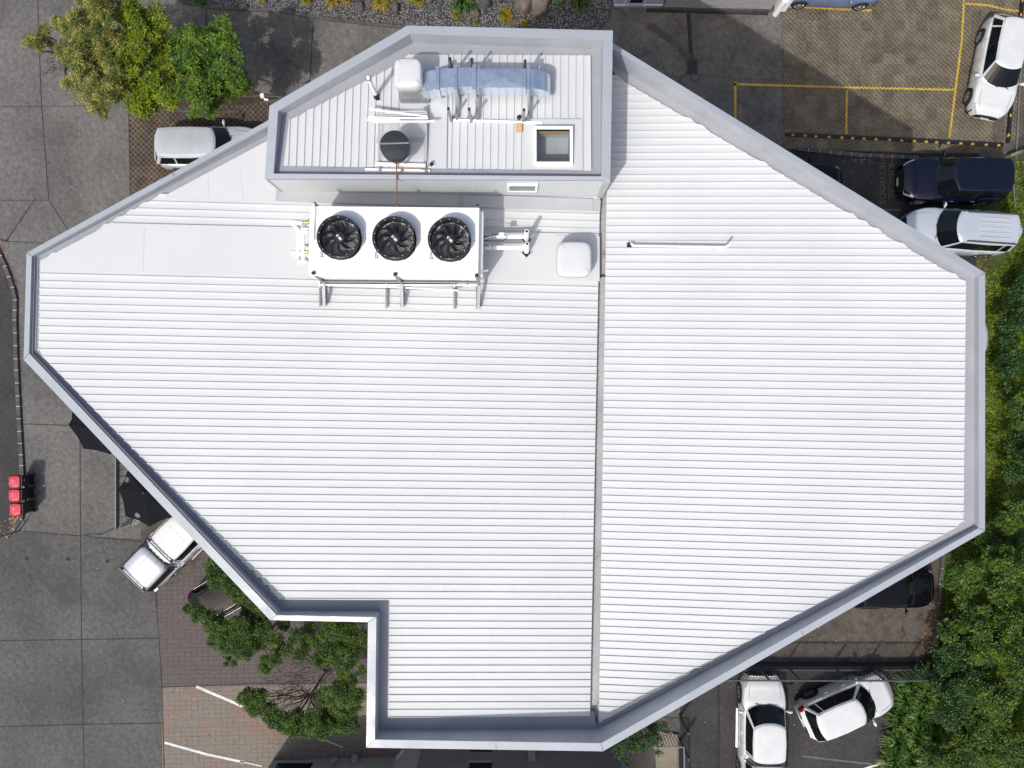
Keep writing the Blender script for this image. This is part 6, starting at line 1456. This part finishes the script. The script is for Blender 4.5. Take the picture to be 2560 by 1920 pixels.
# shrubs on the right
def shrub(label, cl, zt, mat, seed, dens=420, leaf=.10, name='shrub', w=.55, group='shrubs on the right hand bank', sub=7, flat=.8, up=.5):
    cx = sum(c[0] for c in cl)/len(cl); cy = sum(c[1] for c in cl)/len(cl)
    return tree(name, label, (1280+(cx-1280)*.985, 960+(cy-960)*.985), cl, zt, dens, leaf, mat, group, seed, .05, cat='shrub', sub=sub, flat=flat, up=up, w=w)
def blob(x0, y0, x1, y1, r, n, seed):
    rr_ = random.Random(seed); return [(rr_.uniform(x0, x1), rr_.uniform(y0, y1), r*rr_.uniform(.75, 1.2)) for _ in range(n)]
SH = [('dark shrub at the right edge beside the silver four wheel drive', blob(2545, 690, 2590, 740, 26, 5, 1), 1.5, 'leaf_dark'),
      ('dark leafy shrub just right of the sliver of white car', blob(2518, 770, 2575, 830, 24, 8, 2), 1.6, 'leaf_dark'),
      ('loose dark shrub hugging the parapet below the sliver of white car', blob(2502, 860, 2560, 935, 20, 9, 3), 1.4, 'leaf_dark'),
      ('small mid green shrub surrounded by grass at the right', blob(2512, 965, 2545, 1005, 14, 6, 4), .9, 'leaf_deep'),
      ('round shrub at the right edge halfway down', blob(2535, 960, 2590, 1080, 24, 8, 5), 1.5, 'leaf_deep'),
      ('dark shrub at the right edge with deep shade beneath', blob(2530, 1110, 2590, 1200, 28, 9, 6), 1.8, 'leaf_dark'),
      ('leafy shrub right of the lower right parapet corner', blob(2505, 1265, 2600, 1330, 26, 11, 7), 1.7, 'leaf_mix'),
      ('green shrub tucked below the lower right parapet corner', blob(2440, 1335, 2530, 1400, 24, 9, 8), 1.3, 'leaf_deep'),
      ('wide glossy shrub beside the nose of the black hatchback', blob(2375, 1420, 2450, 1500, 28, 11, 9), 1.8, 'leaf_mix'),
      ('tall bright tipped shrub at the right edge above the railing line', blob(2480, 1390, 2590, 1500, 34, 13, 10), 2.6, 'leaf_mix'),
      ('olive shrub spilling over the end of the kerb', blob(2365, 1530, 2440, 1590, 26, 9, 11), 1.5, 'leaf_deep'),
      ('broad green shrub in the middle of the lower right bank', blob(2440, 1540, 2530, 1640, 34, 13, 12), 2.2, 'leaf_mix'),
      ('dense shrub at the right edge in the lower right bank', blob(2530, 1560, 2600, 1700, 34, 11, 13), 2.6, 'leaf_mix'),
      ('dark shrub over the end of the dark railing', blob(2360, 1610, 2430, 1690, 28, 10, 14), 1.8, 'leaf_dark'),
      ('deep green shrub right of the flax bed', blob(2350, 1700, 2440, 1800, 32, 13, 15), 2.0, 'leaf_dark'),
      ('mounded green shrub in the lower right corner area', blob(2440, 1690, 2530, 1810, 34, 14, 16), 2.3, 'leaf_mix'),
      ('bottommost wide shrub right of the flax bed', blob(2360, 1830, 2460, 1930, 34, 14, 17), 1.9, 'leaf_deep'),
      ('olive shrub in the bottom right corner of the photo', blob(2470, 1830, 2600, 1940, 36, 14, 18), 1.9, 'leaf_deep')]
for i, (lab, cl, zt, mt) in enumerate(SH): shrub(lab, cl, zt, M[mt], 40+i)
# flax clumps: sword leaves
def flax(label, px, py, n, l, mat, seed, name='flax_plant', cat='flax', group=None, hgt=.6, w0=.045, lean=1.0):
    rnd = random.Random(seed); b = Vector(P(px, py)); mb = MB()
    for _ in range(n):
        a = rnd.uniform(0, 6.28); L_ = l*rnd.uniform(.6, 1.1); r0 = rnd.uniform(0, .12)*l; d_ = Vector((math.cos(a), math.sin(a), 0)); sd = Vector((-d_.y, d_.x, 0))*w0*rnd.uniform(.7, 1.2)
        out = rnd.uniform(.25, 1.0)*lean; p0 = b+d_*r0; p1 = b+d_*(r0+L_*.45*out)+Vector((0, 0, hgt*rnd.uniform(.6, 1))); p2 = b+d_*(r0+L_*out)+Vector((0, 0, hgt*rnd.uniform(.2, 1.0)))
        mb.add([p0-sd*.6, p0+sd*.6, p1+sd, p1-sd, p2], [(0, 1, 2, 3), (3, 2, 4)])
    o = obj(name, mb, mat); v = b; o.location = v; o.data.transform(__import__('mathutils').Matrix.Translation(-v)); return tag(o, label, cat, group)
rr = random.Random(9); k = 0
FX = [(2262, 1690, 'topmost flax clump under the railing'), (2305, 1678, 'flax clump at the railing end'), (2250, 1735, 'flax clump beside the white car nose'), (2300, 1730, 'dense flax clump below the railing end'),
      (2235, 1785, 'flax clump where the asphalt edge bends'), (2285, 1780, 'wide flax clump in the middle of the bed'), (2330, 1765, 'flax clump against the dark shrub'), (2228, 1840, 'flax clump spilling onto the asphalt'),
      (2275, 1835, 'spiky flax clump low in the bed'), (2320, 1830, 'flax clump left of the bottommost shrub'), (2222, 1890, 'flax clump above the painted line end'), (2265, 1888, 'lowest full flax clump of the bed'), (2312, 1885, 'flax clump at the bottom edge'), (2345, 1700, 'small flax clump between the railing and shrub'), (2240, 1935, 'flax clump cut off by the bottom edge')]
for px, py, lab in FX: flax(lab, px, py, 260, 0.80, M['leaf_flax'], 70+k, group='flax plants beside the lower car park'); k += 1
# gravel bed, tussocks, rocks
sheet('gravel_bed', [(395, -60), (465, 6), (520, 17), (700, 28), (820, 48), (1010, 66), (1300, 100), (1440, 100), (1500, 74), (1526, 40), (1530, -60)], 0.05, M['gravel'])
TS = [(660, 2, 30, .30, 'small olive tussock at the left end of the gravel bed'), (770, 8, 34, .34, 'lone upright tussock left of the rocks'), (833, 8, 60, .42, 'yellow tussock left of the grey rock pair'), (868, 6, 45, .36, 'tussock just above the dark rock'), (955, 12, 110, .58, 'largest spiky golden tussock on the gravel'),
      (985, 0, 40, .34, 'small green tussock behind the largest one'), (1030, 2, 50, .40, 'green and gold tussock at the top centre'), (1050, 8, 45, .36, 'tussock touching its green and gold neighbour'), (1143, 42, 40, .34, 'pale straw tussock standing alone near the brown rock'), (1265, 44, 90, .52, 'bright yellow tussock touching the plant room parapet'), (1310, 62, 30, .3, 'small tussock half hidden by the plant room parapet'), (1190, 62, 14, .2, 'tiny yellow sprout at the parapet')]
for i, (px, py, n, l, lab) in enumerate(TS): flax(lab, px, py, n*3, l, M['leaf_tussock'], 100+i, 'tussock', 'tussock', 'tussock grasses in the gravel bed', .30, .012)
for i, (px, py, n, l, lab) in enumerate(((500, 0, 160, .5, 'dark green strappy plant at the left end of the gravel bed'), (1160, 10, 120, .8, 'arching dark flax above the straw tussock'), (1400, 2, 180, .38, 'fresh green low plant right of the brown boulders'), (1450, 8, 70, .8, 'sprawling dark flax near the rounded end of the bed'))):
    flax(lab, px, py, n, l, M['leaf_flax'] if i != 2 else M['leaf_green'], 130+i, 'strappy_plant', 'plant', 'strappy plants in the gravel bed', .35, .03)
def rock(px, py, sx, sy, h, mat, seed, lab, rz=0):
    rnd = random.Random(seed); mb = MB(); nu, nv = 14, 8; c = P(px, py); ph_ = [rnd.uniform(0, 6.28) for _ in range(6)]; vs = []
    for j in range(nv+1):
        th = math.pi/2*j/nv
        for i in range(nu):
            a = 2*math.pi*i/nu; k_ = 1+.13*math.sin(2*a+ph_[0])+.08*math.sin(3*a+ph_[1]+th)+.05*math.sin(5*a+ph_[2])+.04*math.sin(7*a+3*th+ph_[3]); r_ = math.cos(th)**.55 if j < nv else 0
            x, y = sx/2*r_*k_*math.cos(a), sy/2*r_*k_*math.sin(a); z = h*math.sin(th)*(1+.12*math.sin(a+ph_[4])); vs.append((c[0]+x*math.cos(rz)-y*math.sin(rz), c[1]+x*math.sin(rz)+y*math.cos(rz), .03+z))
    mb.v = vs
    for j in range(nv):
        for i in range(nu): mb.f.append((j*nu+i, j*nu+(i+1) % nu, (j+1)*nu+(i+1) % nu, (j+1)*nu+i))
    tag(obj('boulder', mb, mat, smooth=True), lab, 'rock', 'boulders in the gravel bed')
rock(1310, 12, .75, 1.0, .55, M['rock'], 1, 'brown boulder with a pale top, left one of the large pair', .3); rock(1350, 15, .95, 1.05, .6, M['rock'], 2, 'broad brown boulder, right one of the large pair', .1)
rock(1188, 38, .42, .38, .3, M['rock'], 3, 'small angular brown rock beside the straw tussock'); rock(1212, 14, .5, .45, .35, M['rock_dark'], 4, 'grey rock right of the arching dark flax'); rock(900, 20, .5, .42, .3, M['rock_dark'], 5, 'dark round rock left of the largest tussock')
rock(990, 25, .42, .42, .3, M['rock_dark'], 6, 'dark round rock right of the largest tussock'); rock(1325, 8, .35, .4, .4, M['rock_dark'], 7, 'grey rock wedged between the two brown boulders')
for i, (px, py) in enumerate(((1075, 2), (640, -8), (1250, 0))): rock(px, py, .4, .35, .25, M['rock_dark'], 20+i, ('dark rock at the top edge left of the arching flax', 'dark rock at the top edge above the olive tussock', 'dark rock at the top edge above the yellow tussock')[i])
# fallen leaves (stuff)
lt = MB(); rnd = random.Random(17)
def litter(x0, y0, x1, y1, n, z=.03):
    for _ in range(n):
        c = P(rnd.uniform(x0, x1), rnd.uniform(y0, y1)); a = rnd.uniform(0, 6.28); s = rnd.uniform(.015, .05); q = [(c[0]+s*math.cos(a+t)*(1 if k % 2 else .5), c[1]+s*math.sin(a+t)*(1 if k % 2 else .5), z+rnd.uniform(0, .02)) for k, t in enumerate((0, 1.57, 3.14, 4.71))]; lt.add(q, [(0, 1, 2, 3)])
litter(25, 1285, 60, 1310, 120); litter(0, 1300, 45, 1345, 60); litter(0, 600, 20, 660, 50); litter(30, 690, 42, 712, 25); litter(2322, 1480, 2340, 1560, 120); litter(2300, 1560, 2345, 1630, 200); litter(2200, 1860, 2230, 1920, 80); litter(2215, 1700, 2240, 1780, 80)
litter(2100, 398, 2180, 410, 35); litter(325, 265, 620, 330, 60); litter(0, 0, 320, 560, 25); litter(60, 900, 400, 1900, 30); litter(2440, 640, 2480, 760, 160); litter(2430, 1330, 2470, 1400, 60); litter(420, 1480, 900, 1900, 60); litter(560, 1600, 900, 1800, 60); litter(1540, 40, 1940, 300, 30); litter(2000, 395, 2260, 560, 30); litter(560, 60, 800, 230, 30); litter(1980, 1500, 2330, 1620, 60); litter(1740, 1700, 2200, 1900, 50)
tag(obj('fallen_leaves', lt, M['leaf_litter']), 'scattered brown and orange fallen leaves on the paving and kerbs', 'leaf litter', kind='stuff')
